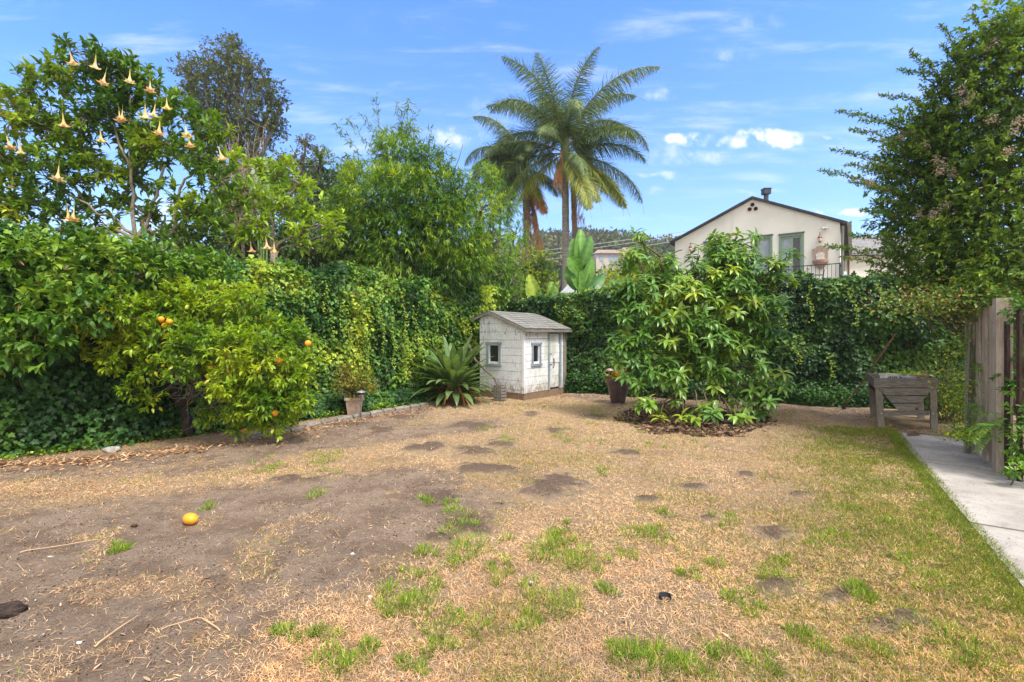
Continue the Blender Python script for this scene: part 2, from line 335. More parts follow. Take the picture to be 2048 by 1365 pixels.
# gopher mounds: px, py, rx, ry
MOUNDS = [(850, 893, 55, 12), (950, 905, 60, 16), (935, 850, 45, 9), (1000, 893, 40, 10), (1105, 970, 55, 24), (930, 1050, 60, 18), (875, 1075, 45, 14), (880, 1000, 60, 22), (1490, 950, 22, 9),
          (1560, 1070, 60, 18), (1550, 1165, 50, 22), (1380, 975, 45, 10), (1690, 1190, 45, 16), (1780, 1245, 70, 20), (800, 835, 30, 6), (1065, 830, 22, 6), (1190, 832, 30, 6), (1110, 862, 25, 5),
          (700, 850, 40, 8), (760, 862, 35, 8), (970, 935, 60, 14), (1420, 1040, 30, 8), (1830, 870, 20, 5), (1230, 812, 25, 5), (1250, 905, 30, 7), (600, 958, 60, 10), (1600, 990, 28, 6), (1000, 1010, 28, 8), (1300, 1000, 24, 7)]
def mound_f(x, y):
    m = np.zeros(x.shape)
    for (px, py, rx, ry) in MOUNDS:
        c = G(px, py); a = rx * c[1] / F; b = ry * c[1] * c[1] / (F * CH)
        d = np.sqrt(((x - c[0] - (y - c[1]) * (px - CX) / F) / a) ** 2 + ((y - c[1]) / b) ** 2) + 1.5 * (fbm(x * 3.5, y * 3.5, 31) - .5) + .9 * (fbm(x * 14, y * 14, 32, 2) - .5)
        m = np.maximum(m, sstep(d, 1.35, .05))
    return m
PATH_L = gpoly([(1790, 866), (2048, 1180)])
pd_ = np.array(PATH_L[1]) - np.array(PATH_L[0]); pd_ = pd_ / np.linalg.norm(pd_); pn_ = np.array([pd_[1], -pd_[0]])
if pn_[0] > 0: pn_ = -pn_                        # points to the lawn side
def pathdist(x, y): return (x - PATH_L[0][0]) * pn_[0] + (y - PATH_L[0][1]) * pn_[1]      # >0 on the lawn
def masks(x, y):
    wx = x + .35 * (fbm(x * 1.7, y * 1.7, 3) - .5) + .12 * (fbm(x * 9, y * 9, 4) - .5); wy = y + .5 * (fbm(x * 1.7, y * 1.7, 5) - .5) + .12 * (fbm(x * 9, y * 9, 6) - .5)
    d = np.zeros(x.shape)
    offs = [(0, 0), (.14, .05), (-.14, -.03), (.05, .18), (-.04, -.18), (.26, -.1), (-.24, .12), (.1, .34), (-.1, -.33)]
    for p in DIRT: d = np.maximum(d, sum(inpoly(wx + a, wy + b, p).astype(float) for a, b in offs) / len(offs))
    mo = mound_f(x, y); pat = sstep(fbm(x * 1.3, y * 1.3, 11), .56, .70) * .6
    straw = np.clip(1 - np.maximum(d, mo) - pat * .5, 0, 1)
    sp = sstep(fbm(x * 2.6, y * 2.6, 21), .58, .68); straw = np.maximum(straw, d * sp * .45 * (1 - mo))
    pdist = pathdist(x, y)
    gr = sstep(pdist + .9 * (fbm(x * 2, y * 2, 41) - .5), 2.1, .2) * (pdist > -.02) * (.55 + .7 * fbm(x * 5, y * 5, 44)) * sstep(y, 9.2, 7.5)
    gr = np.maximum(gr, sstep(fbm(x * 1.1 + 5, y * 1.1, 51), .50, .64) * .5 * (1 - d) * sstep(x, -1.5, 1.))
    gr = gr * (1 - mo)
    return straw, gr, mo, d
def zground(x, y):
    near = sstep(np.abs(x), 16, 10) * sstep(y, 20, 15)
    z = .05 * (fbm(x * .7, y * .7, 61) - .5) + .03 * (fbm(x * 5, y * 5, 62) - .5) + .022 * (fbm(x * 16, y * 16, 63) - .5)
    pd0 = pathdist(x, y); z = z * sstep(pd0, -.02, .35) - .012 + .02 * sstep(pd0, .0, .05) * sstep(pd0, 1.2, .2)
    return z * near + mound_f(x, y) * .035 * near

def axis(lo, hi, step, far):
    a = np.arange(lo, hi + 1e-6, step); e = [hi]; s = [lo]; k = step
    while e[-1] < far: k *= 1.5; e.append(e[-1] + k)
    k = step
    while s[-1] > -far: k *= 1.5; s.append(s[-1] - k)
    return np.concatenate([np.array(s[1:])[::-1], a, np.array(e[1:])])
xs = axis(-9.5, 9.5, .045, 1500); ys = axis(1.2, 14.5, .045, 1500)
XX, YY = np.meshgrid(xs, ys); x_, y_ = XX.ravel(), YY.ravel()
st_, gr_, mo_, di_ = masks(x_, y_); z_ = zground(x_, y_)
nx, ny = len(xs), len(ys)
ii = (np.arange(ny - 1)[:, None] * nx + np.arange(nx - 1)[None]).ravel()
gm = MB(); gm.add(np.stack([x_, y_, z_], 1), [np.stack([ii, ii + 1, ii + nx + 1, ii + nx], 1)], np.stack([st_, gr_, mo_], 1))
tag(gm.build('ground', M['ground'], smooth=True), kind='structure')

# concrete path: slabs with open joints
rgt = gpoly([(1880, 862), (1930, 906), (1985, 945), (2048, 974)])
L0 = np.array(PATH_L[0]); 
mb = MB()
def pl(t, off=0): return L0 + pd_ * t - pn_ * off       # off to the right of the left edge
cuts = [-.02, 1.05, 2.17, 3.22, 4.5, 5.6, 6.8]
wid = [.80, .86, .96, 1.55, 1.75, 1.75, 1.75]
for i in range(len(cuts) - 1):
    t0, t1 = cuts[i] + .011, cuts[i + 1] - .011; sk = .10
    a = pl(t0); b = pl(t1); c = pl(t1 + sk, wid[i + 1]); d = pl(t0 + sk, wid[i]); nsub = 10
    zt = .014 + .006 * (i % 2)
    poly = [(*a, zt), (*d, zt), (*c, zt)] + [(*(pl(t1 + (t0 - t1) * q, rng.normal(0, .0025) if 0 < q < 1 else 0)), zt) for q in np.linspace(0, 1, 14)[:-1]]
    mb.prism(poly, (0, 0, -.12))
path = mb.build('path', M['concrete']); tag(path, kind='structure')
mb = MB()
kp = [pl(-.35, .93), pl(.2, .93), pl(1.0, .97), pl(1.9, 1.04)]
for i in range(3):
    a, b = kp[i], kp[i + 1]; d = (b - a) / np.linalg.norm(b - a); m_ = (a + b) / 2
    mb.box((m_[0], m_[1], .03), (np.linalg.norm(b - a) - .01, .07, .13), [[d[0], d[1], 0], [-d[1], d[0], 0], [0, 0, 1]], (.42, .38, .34))
tag(mb.build('kerb', M['concrete']), kind='structure')

# ------------------------------------------------------------------ grass, litter
def scatter(N, y0=2.1, y1=13.5, half=1.16):
    Y = y0 * (y1 / y0) ** rng.random(N); X = rng.uniform(-1, 1, N) * (half * Y + .3); return X, Y
FAN = [(1240, 820), (1300, 808), (1420, 815), (1530, 835), (1550, 858), (1440, 872), (1320, 866), (1245, 845)]
MULCH = gpoly(FAN)
def blades(N, kind):
    X, Y = scatter(N); s_, g_, m_, d_ = masks(X, Y); pdist = pathdist(X, Y)
    ok = (pdist > (-.07 if kind == 'green' else 0)) & (~inpoly(X, Y, MULCH) | (rng.random(N) < .12))
    if kind == 'green': g_ = np.maximum(g_, 1. * sstep(pdist, .16, -.02) * (pdist > -.09))
    if kind == 'dry': pr = np.clip(s_ ** 1.4 * (.35 + 1.1 * fbm(X * 2.1, Y * 2.1, 73)) - m_ * .8, 0.03, 1)
    else: pr = g_ ** 1.1 * 2.0 + .5 * s_ * sstep(fbm(X * 2.4, Y * 2.4, 74), .50, .64)
    k = ok & (rng.random(N) < pr); X, Y = X[k], Y[k]; n = len(X); g_ = g_[k]
    p = np.stack([X, Y, zground(X, Y) - .002], 1); az = rng.uniform(0, 2 * np.pi, n)
    if kind == 'dry':
        el = np.abs(rng.normal(0, .33, n)) + .05; L = rng.uniform(.015, .05, n); W = rng.uniform(.001, .0024, n) * (1 + Y * .2)
        c = pick([(.67, .515, .32), (.60, .435, .25), (.47, .315, .175), (.77, .63, .42), (.33, .22, .135), (.20, .14, .09)], n, .22, [4, 4, 3, 2.5, 1.5, .8])
        c = c * (.68 + .66 * fbm(X * 1.3, Y * 1.3, 71))[:, None] * np.stack([1 + 0 * X, .9 + .18 * fbm(X * .9, Y * .9, 72), .78 + .4 * fbm(X * .9, Y * .9, 72)], 1)
        p[:, 2] += rng.random(n) * .008
    else:
        el = rng.uniform(.5, 1.35, n); L = rng.uniform(.02, .055, n); W = rng.uniform(.002, .0038, n) * (1 + Y * .12)
        c = pick([(.13, .22, .03), (.19, .27, .045), (.28, .31, .07), (.44, .36, .15)], n, .25, [3, 3, 2, 1.6])
    d = np.stack([np.cos(az) * np.cos(el), np.sin(az) * np.cos(el), np.sin(el)], 1)
    return p, d, L, W, c
mb = MB(); p, d, L, W, c = blades(620000, 'dry'); mb.leaves(p, d, runit(len(p)) * .5 + np.array([0, 0, 1]), L, W, BLADE, c)
tag(mb.build('dry_grass', M['straw']), 'straw coloured dead lawn grass between the bare dirt patches', 'dry grass', kind='stuff')
mb = MB(); p, d, L, W, c = blades(230000, 'green'); mb.leaves(p, d, runit(len(p)), L, W, BLADE, c)
# clumps that read in the photo
TUF = [(935, 1100, 46), (960, 1085, 34), (905, 1125, 22), (1080, 1105, 34), (1100, 1090, 32), (1140, 1120, 36), (1180, 1130, 22), (1120, 1060, 18), (850, 1215, 42), (825, 1200, 30), (785, 1215, 14), (1100, 1195, 34),
       (1130, 1215, 30), (1060, 1230, 12), (955, 1255, 26), (885, 1290, 16), (690, 1330, 34), (660, 1310, 18), (1280, 1330, 44), (1310, 1310, 34), (1255, 1300, 18), (1380, 1330, 24), (1100, 1065, 12),
       (1265, 1070, 24), (1300, 1070, 18), (1245, 1110, 12), (1475, 1200, 20), (1500, 1215, 14), (1555, 1155, 20), (1710, 1185, 22), (1730, 1195, 14), (1850, 1160, 26), (1700, 1080, 20), (1650, 1078, 16),
       (930, 1030, 22), (900, 1020, 14), (830, 1147, 16), (1000, 1150, 16), (1010, 1120, 14), (1060, 1250, 14), (1340, 1035, 12), (1460, 1045, 18), (1690, 1020, 16), (1800, 1120, 14), (860, 1010, 12),
       (640, 925, 22), (670, 918, 20), (560, 930, 18), (530, 938, 14), (620, 995, 12), (230, 1098, 8), (245, 1092, 8), (418, 1010, 7), (1520, 1340, 26), (1430, 1300, 16), (1640, 1290, 20), (1750, 1300, 22), (1900, 1270, 24),
       (1960, 1330, 26), (1180, 880, 14), (1130, 858, 12), (1120, 875, 12), (1300, 890, 14), (1390, 880, 12), (1200, 940, 12), (560, 1260, 12), (600, 1270, 16), (820, 1330, 14), (740, 1290, 10), (1440, 1130, 12), (1370, 1150, 12),
       (660, 1265, 12), (1210, 1180, 12), (1560, 1120, 12), (1600, 1270, 14), (1850, 1080, 18), (1860, 1040, 20), (1790, 1050, 14), (960, 860, 12), (1020, 880, 10), (1270, 850, 14), (1190, 822, 10), (1185, 850, 12)]
TUF = TUF + [(px + random.uniform(-2.2, 2.2) * r, py + random.uniform(-1.1, 1.1) * r, max(6, r * random.uniform(.25, .6))) for (px, py, r) in TUF for _ in range(3)]
for (px, py, r) in TUF:
    c0 = G(px, py); rw = r * c0[1] / F; n = int(18 + r * 3.2)
    a = rng.uniform(0, 6.28, n); q = rng.random(n) ** .6 * rw; X = c0[0] + np.cos(a) * q; Y = c0[1] + np.sin(a) * q * 1.3
    pt = np.stack([X, Y, zground(X, Y) - .004], 1); out = np.stack([np.cos(a), np.sin(a), np.zeros(n)], 1) * (.2 + .9 * (q / rw))[:, None]
    d = nrm(out + runit(n) * .45 + np.array([0, 0, 1.])); d[:, 2] = np.abs(d[:, 2])
    L = rng.uniform(.035, .085, n) * (.7 + .012 * r)
    T3 = T([(0, -.5, 0), (0, .5, 0), (.4, -.45, .06), (.4, .45, .06), (.75, -.3, .03), (.75, .3, .03), (1, 0, -.1)], [[0, 1, 3, 2], [2, 3, 5, 4]], [[4, 5, 6]])
    mb.leaves(pt, d, runit(n) * .4 + out + 1e-3, L, rng.uniform(.003, .006, n), T3, pick([(.12, .25, .025), (.17, .32, .035), (.25, .36, .06), (.08, .18, .03), (.42, .38, .16)], n, .25, [3, 3, 2, 1, .6]))
# the greener band along the path
n = 75000; tt = rng.uniform(-.2, 6.2, n); pdn = np.abs(rng.normal(0, .62, n)) - .05; pdn = np.where(rng.random(n) < .2, rng.uniform(-.05, .12, n), pdn); X = PATH_L[0][0] + pd_[0] * tt + pn_[0] * pdn; Y = PATH_L[0][1] + pd_[1] * tt + pn_[1] * pdn
k = rng.random(n) < np.where(pdn < .15, 1, sstep(fbm(X * 2.3, Y * 2.3, 77), .38, .62)); X, Y, pdn = X[k], Y[k], pdn[k]; n = len(X); az = rng.uniform(0, 6.28, n); el = rng.uniform(.35, 1.35, n)
mb.leaves(np.stack([X, Y, np.maximum(zground(X, Y), -.002) - .003], 1), np.stack([np.cos(az) * np.cos(el), np.sin(az) * np.cos(el), np.sin(el)], 1), runit(n), rng.uniform(.02, .06, n), rng.uniform(.0018, .0036, n) * (1 + Y * .12), BLADE, pick([(.13, .22, .035), (.18, .26, .045), (.26, .30, .07), (.09, .17, .03)], n, .25, [3, 3, 2, 1.5]))
tag(mb.build('green_grass', M['grass']), 'green grass tufts coming through the dead lawn and along the path', 'grass', kind='stuff')

# crumbs of soil on the bare ground
OCT = T([(-.5, 0, 0), (.5, 0, 0), (0, -.5, 0), (0, .5, 0), (0, 0, -.35), (0, 0, .35)], [[0, 2, 5], [2, 1, 5], [1, 3, 5], [3, 0, 5], [2, 0, 4], [1, 2, 4], [3, 1, 4], [0, 3, 4]])
mb = MB(); X, Y = scatter(60000, 2.1, 12); s_, g_, m_, d_ = masks(X, Y); k = (pathdist(X, Y) > 0) & (rng.random(len(X)) < np.clip(d_ + m_ * 1.4 + .08, 0, 1) * (.15 + 1.5 * sstep(fbm(X * 2.2, Y * 2.2, 91), .42, .62)))
X, Y = X[k], Y[k]; n = len(X); L = .004 + .012 * rng.random(n) ** 4 + .0012 * Y; p = np.stack([X, Y, zground(X, Y) + L * .15], 1)
mb.leaves(p, runit(n), runit(n), L, L * rng.uniform(.6, 1, n), OCT, pick([(.23, .165, .125), (.15, .105, .08), (.10, .07, .055), (.34, .27, .21), (.5, .44, .38)], n, .25, [4, 4, 3, 1.5, .25]))
tag(mb.build('soil_crumbs', M['soil']), 'crumbs and small clods of brown soil on the bare ground', 'soil crumbs', kind='stuff')

# leaf litter
mb = MB()
def litter(N, fn, cols, L0_=.03, L1_=.075):
    q = fn(N); n = len(q); az = rng.uniform(0, 6.28, n); d = np.stack([np.cos(az), np.sin(az), rng.normal(0, .18, n)], 1)
    p = np.stack([q[:, 0], q[:, 1], zground(q[:, 0], q[:, 1]) + rng.uniform(.0, .012, n)], 1)
    L = rng.uniform(L0_, L1_, n); mb.leaves(p, d, np.array([0, 0, 1.]) + runit(n) * .55, L, L * rng.uniform(.25, .5, n), CURL, pick(cols, n, .25))
TAN = [(.48, .34, .20), (.38, .245, .14), (.55, .42, .27), (.24, .15, .09), (.62, .5, .36)]
def along(pts, wd, bias=0):
    P_ = np.array([G(*q)[:2] for q in pts]); seg = np.linalg.norm(np.diff(P_, axis=0), axis=1); cs = np.concatenate([[0], np.cumsum(seg)])
    def f(N):
        s = rng.random(N) * cs[-1]; x = np.interp(s, cs, P_[:, 0]); y = np.interp(s, cs, P_[:, 1]); o = rng.normal(bias, wd, N)
        return np.stack([x + o * .5, y - np.abs(o) * .9 + rng.normal(0, .05, N)], 1)
    return f
litter(1500, along([(-150, 935), (200, 912), (560, 872), (700, 842), (860, 812)], .42), TAN)
litter(600, along([(-150, 935), (200, 915), (420, 895)], .2), TAN, .04, .1)
litter(500, along([(980, 806), (1060, 808), (1140, 790), (1300, 800), (1700, 818), (1790, 855)], .25), TAN, .03, .07)
def mul(N):
    x = rng.uniform(1.9, 5.2, N); y = rng.uniform(7.6, 11.4, N); k = inpoly(x + .7 * (fbm(x * 1.6, y * 1.6, 81) - .5), y + 1.1 * (fbm(x * 1.6, y * 1.6, 82) - .5), MULCH) | (inpoly(x * .95 + .16, y * .95 + .45, MULCH) & (rng.random(N) < .08)); return np.stack([x[k], y[k]], 1)
litter(6500, mul, [(.12, .085, .062), (.08, .058, .045), (.19, .135, .10), (.05, .036, .03), (.33, .25, .17), (.06, .042, .035), (.26, .19, .14)], .04, .12)
def anyw(N):
    X, Y = scatter(N, 2.2, 11); k = (pathdist(X, Y) > .0); return np.stack([X[k], Y[k]], 1)
litter(520, anyw, TAN, .015, .045)
def onpath(N):
    t = rng.uniform(-.2, 5.5, N); o = np.abs(rng.normal(0, .28, N)); wd_ = np.interp(t, [0, 2.2, 3.2], [.86, .96, 1.4]); q = [pl(a, max(.05, c - b)) for a, b, c in zip(t, o, wd_)]; return np.array(q)
n0 = mb.n
litter(260, onpath, TAN[1:4] + [(.3, .14, .09)], .012, .035)
mb.v[-1][:, 2] += .028
litter(420, lambda N: np.array([pl(a, -abs(b)) for a, b in zip(rng.uniform(-.3, 1.2, N), rng.normal(0, .18, N))]), [(.20, .12, .08), (.32, .2, .12), (.12, .08, .06)], .02, .05)
litter(360, lambda N: np.array([pl(a, b) for a, b in zip(rng.uniform(-.7, 0.3, N), rng.uniform(-.3, .9, N))]), [(.24, .12, .08), (.35, .2, .12), (.16, .09, .06)], .02, .05)
v0 = len(mb.v)
def crumb(N):
    t = rng.uniform(-.2, 5.5, N); return np.array([pl(a, .02 + abs(b)) for a, b in zip(t, rng.normal(0, .22, N))])
litter(700, crumb, [(.20, .14, .10), (.14, .10, .07), (.4, .3, .2)], .004, .014); mb.v[-1][:, 2] += .028
tag(mb.build('leaf_litter', M['straw']), 'curled brown fallen leaves along the bed edge, path and mulch', 'fallen leaves', kind='stuff')

# loose straws and pebbles on the dirt
mb = MB(); n = 2600; X, Y = scatter(n, 2.1, 8); k = (pathdist(X, Y) > 0) & (X < 2.2); X, Y = X[k], Y[k]; n = len(X); az = rng.uniform(0, 6.28, n)
L = np.where(rng.random(n) < .05, rng.uniform(.1, .28, n), rng.uniform(.012, .06, n))
mb.leaves(np.stack([X, Y, zground(X, Y) + .003], 1), np.stack([np.cos(az), np.sin(az), rng.normal(0, .04, n)], 1), np.array([0, 0, 1.]) + runit(n) * .2, L, np.full(n, .003), BLADE, pick([(.62, .45, .25), (.5, .33, .18), (.7, .58, .4)], n, .2))
tag(mb.build('loose_straw', M['straw']), 'thin dry straws scattered over the bare brown dirt', 'straw', kind='stuff')
def rock(px, py, r, col, sq=(1, 1, .6), seed=0):
    c = G(px, py); th = np.linspace(0, np.pi, 9); ph = np.arange(14) * 2 * np.pi / 14
    v = np.stack([np.outer(np.sin(th), np.cos(ph)), np.outer(np.sin(th), np.sin(ph)), np.outer(np.cos(th), np.ones(14))], -1)
    k = 1 + .55 * (vn(v[..., 0] * 1.7 + seed, v[..., 1] * 1.7 + v[..., 2] * 2.3, seed) - .5) + .2 * (vn(v[..., 0] * 5 + seed, v[..., 1] * 5 + v[..., 2] * 4, seed) - .5)
    k[0] = k[0].mean(); k[-1] = k[-1].mean()
    v = v * k[..., None] * r * np.array(sq); v = v.reshape(-1, 3) + c + np.array([0, 0, r * sq[2] * .55 + float(zground(c[0:1], c[1:2])[0])])
    m_ = MB(); i = np.arange(8)[:, None]; j = np.arange(14)[None]; j2 = (j + 1) % 14
    m_.add(v, [np.stack([i * 14 + j, (i + 1) * 14 + j, (i + 1) * 14 + j2, i * 14 + j2], -1).reshape(-1, 4)], col); return m_
tag(rock(705, 1104, .017, (.5, .45, .42), seed=3).build('pebble', M['stone'], smooth=True), 'small pale grey pebble on bare dirt left of the front grass tufts', 'pebble')
tag(rock(1060, 1164, .02, (.42, .45, .44), (1.2, .8, .5), 5).build('pebble', M['stone'], smooth=True), 'greenish grey pebble among straw between two green tufts', 'pebble')
tag(rock(222, 902, .085, (.40, .36, .32), (1.3, .8, .6), 9).build('stone', M['stone'], smooth=True), 'rounded grey stone at the bed edge under the left ivy', 'stone')
tag(rock(14, 1222, .085, (.055, .04, .033), (1.25, .7, .45), 12).build('bark_chunk', M['soil'], smooth=False), 'dark crumbly chunk of bark on the dirt at the left edge', 'bark')
tag(rock(268, 1050, .022, (.10, .045, .03), (1.2, .8, .7), 14).build('dried_fruit', M['soil'], smooth=True), 'small shrivelled dark brown fruit lying left of the fallen orange', 'dried fruit')
for k_, (px, py, r, lb) in enumerate([(100, 1112, .012, 'tiny white pebble on dirt furthest left'), (158, 1285, .011, 'tiny white pebble on dirt near the bark chunk'), (740, 1190, .014, 'pale flat pebble at the edge of dirt and straw')]):
    tag(rock(px, py, r, (.6, .57, .53), (1.3, .8, .5), 20 + k_).build('pebble', M['stone'], smooth=True), lb, 'pebble', 'white pebbles')
# black curled rubber piece
mb = MB(); c0 = G(1330, 1200)
th = np.linspace(-.6, 3.9, 14); pts = np.stack([c0[0] + .032 * np.cos(th), c0[1] + .022 * np.sin(th), np.full(14, .022)], 1)
for i in range(13):
    a, b = pts[i], pts[i + 1]; mb.prism([a - [0, 0, .016], b - [0, 0, .016], b + [0, 0, .012], a + [0, 0, .012]], (b - a)[[1, 0, 2]] * np.array([1, -1, 0]) * .7, (.03, .035, .045))
tag(mb.build('rubber_scrap', M['plain']), 'curled scrap of black rubber on straw in the foreground lawn', 'scrap')
# long bent dry stalk
def stalk(l, lab, r=.004):
    m_ = MB(); a = np.array([G(*q) for q in l]); a[:, 2] = zground(a[:, 0], a[:, 1]) + .012; t = np.linspace(0, len(a) - 1, 14)
    q = np.stack([np.interp(t, range(len(a)), a[:, k]) for k in range(3)], 1); q[1:-1, 2] += .008
    m_.tube(q, np.linspace(r, r * .5, 14), 5, (.62, .48, .3)); tag(m_.build('dry_stalk', M['straw']), lab, 'stalk', 'dry stalks on the ground')
stalk([(1728, 916), (1760, 918), (1785, 928)], 'pale curved stalk on the green grass beside the path', .006)
stalk([(40, 1108), (120, 1092), (200, 1080)], 'long straight dry stalk on dirt at far left')
stalk([(190, 1295), (240, 1260), (282, 1230)], 'dry stalk pointing at the camera on the lower left dirt')
stalk([(440, 1255), (400, 1235), (322, 1262)], 'bent dry stalk on dirt left of the straw patch')

# ------------------------------------------------------------------ generic plants
def blob_samples(blobs, N, shell=.45, yflat=1.0):
    """points through a set of spheres given as (px,py,Y,rpx[,squash])"""
    C = np.array([P(b[0], b[1], b[2]) for b in blobs]); Rr = np.array([b[3] * b[2] / F for b in blobs]); wgt = Rr ** 2.3; k = rng.choice(len(blobs), N, p=wgt / wgt.sum())
    d = runit(N); d[:, 1] *= yflat; q = rng.random(N) ** shell
    return C[k] + d * (q * Rr[k])[:, None], d, k, C, Rr
def bough(mb, a, b, r0, r1, sag=.1, col=(.2, .16, .12), n=7, wig=.05, sides=6):
    a = np.asarray(a, float); b = np.asarray(b, float); t = np.linspace(0, 1, n)[:, None]; L = np.linalg.norm(b - a)
    q = a + (b - a) * t + np.array([0, 0, sag * L]) * np.sin(t * np.pi) + np.sin(t * np.pi) * rng.normal(0, wig * L, (n, 3)) * .6
    q[0] = a; q[-1] = b; mb.tube(q, np.linspace(r0, r1, n), sides, col); return q
def clusters(mb, C, A, n, L, W, tmpl, cols, spread=.8, droop=.3, stem=.1, up=(0, 0, 1), upj=.5, Lj=.3):
    """n leaves round each point of C, pointing along A"""
    K = len(C); c = np.repeat(C, n, 0); a = np.repeat(nrm(A), n, 0); N = K * n
    d = nrm(a + runit(N) * spread + np.array([0, 0, -droop])); p = c + a * (rng.uniform(-1, .2, N) * stem)[:, None]
    nn = np.array(up) + runit(N) * upj; l = L * (1 + rng.uniform(-Lj, Lj, N)); cc = np.repeat(cols, n, 0) * (1 + rng.uniform(-.18, .18, (N, 1))) if len(cols) == K else cols
    mb.leaves(p, d, nn, l, l * W, tmpl, cc)
def rosettes(mb, C, A, n, L, W, tmpl, cols, droop=.45, fwd=.3):
    K = len(C); c = np.repeat(C, n, 0); a = np.repeat(nrm(A), n, 0); N = K * n
    th = np.tile(np.arange(n) * 2.399, K) + np.repeat(rng.uniform(0, 6.28, K), n); x = nrm(np.cross(a, np.array([.3, .2, .9]) + 1e-3)); y = np.cross(a, x)
    r = x * np.cos(th)[:, None] + y * np.sin(th)[:, None]; tier = np.tile(np.arange(n) / n, K)[:, None]
    d = nrm(r * (1.1 - .5 * tier) + a * (fwd + .5 * tier) + np.array([0, 0, -droop]) + runit(N) * .2); p = c + a * (tier - .6) * .09
    l = L * rng.uniform(.7, 1.2, N); mb.leaves(p, d, a * .8 + np.array([0, 0, .7]) + runit(N) * .25, l, l * W, tmpl, np.repeat(cols, n, 0) * (1 + rng.uniform(-.15, .15, (N, 1))))
def clumpcol(X, pal, sc_=1.2, seed=0, jit=.12):
    """palette position driven by 3-D-ish noise so the leaf colour changes from clump to clump"""
    pal = np.array(pal, float); t = .75 * fbm(X[:, 0] * sc_ + X[:, 1] * .6, X[:, 2] * sc_ + X[:, 1] * .5, seed, 3) + .25 * rng.random(len(X)); t = np.clip((t - .25) / .5, 0, .999) * (len(pal) - 1)
    i = t.astype(int); f = (t - i)[:, None]; return (pal[i] * (1 - f) + pal[np.minimum(i + 1, len(pal) - 1)] * f) * (1 + rng.uniform(-jit, jit, (len(X), 1)))
BARK = (.19, .155, .12)

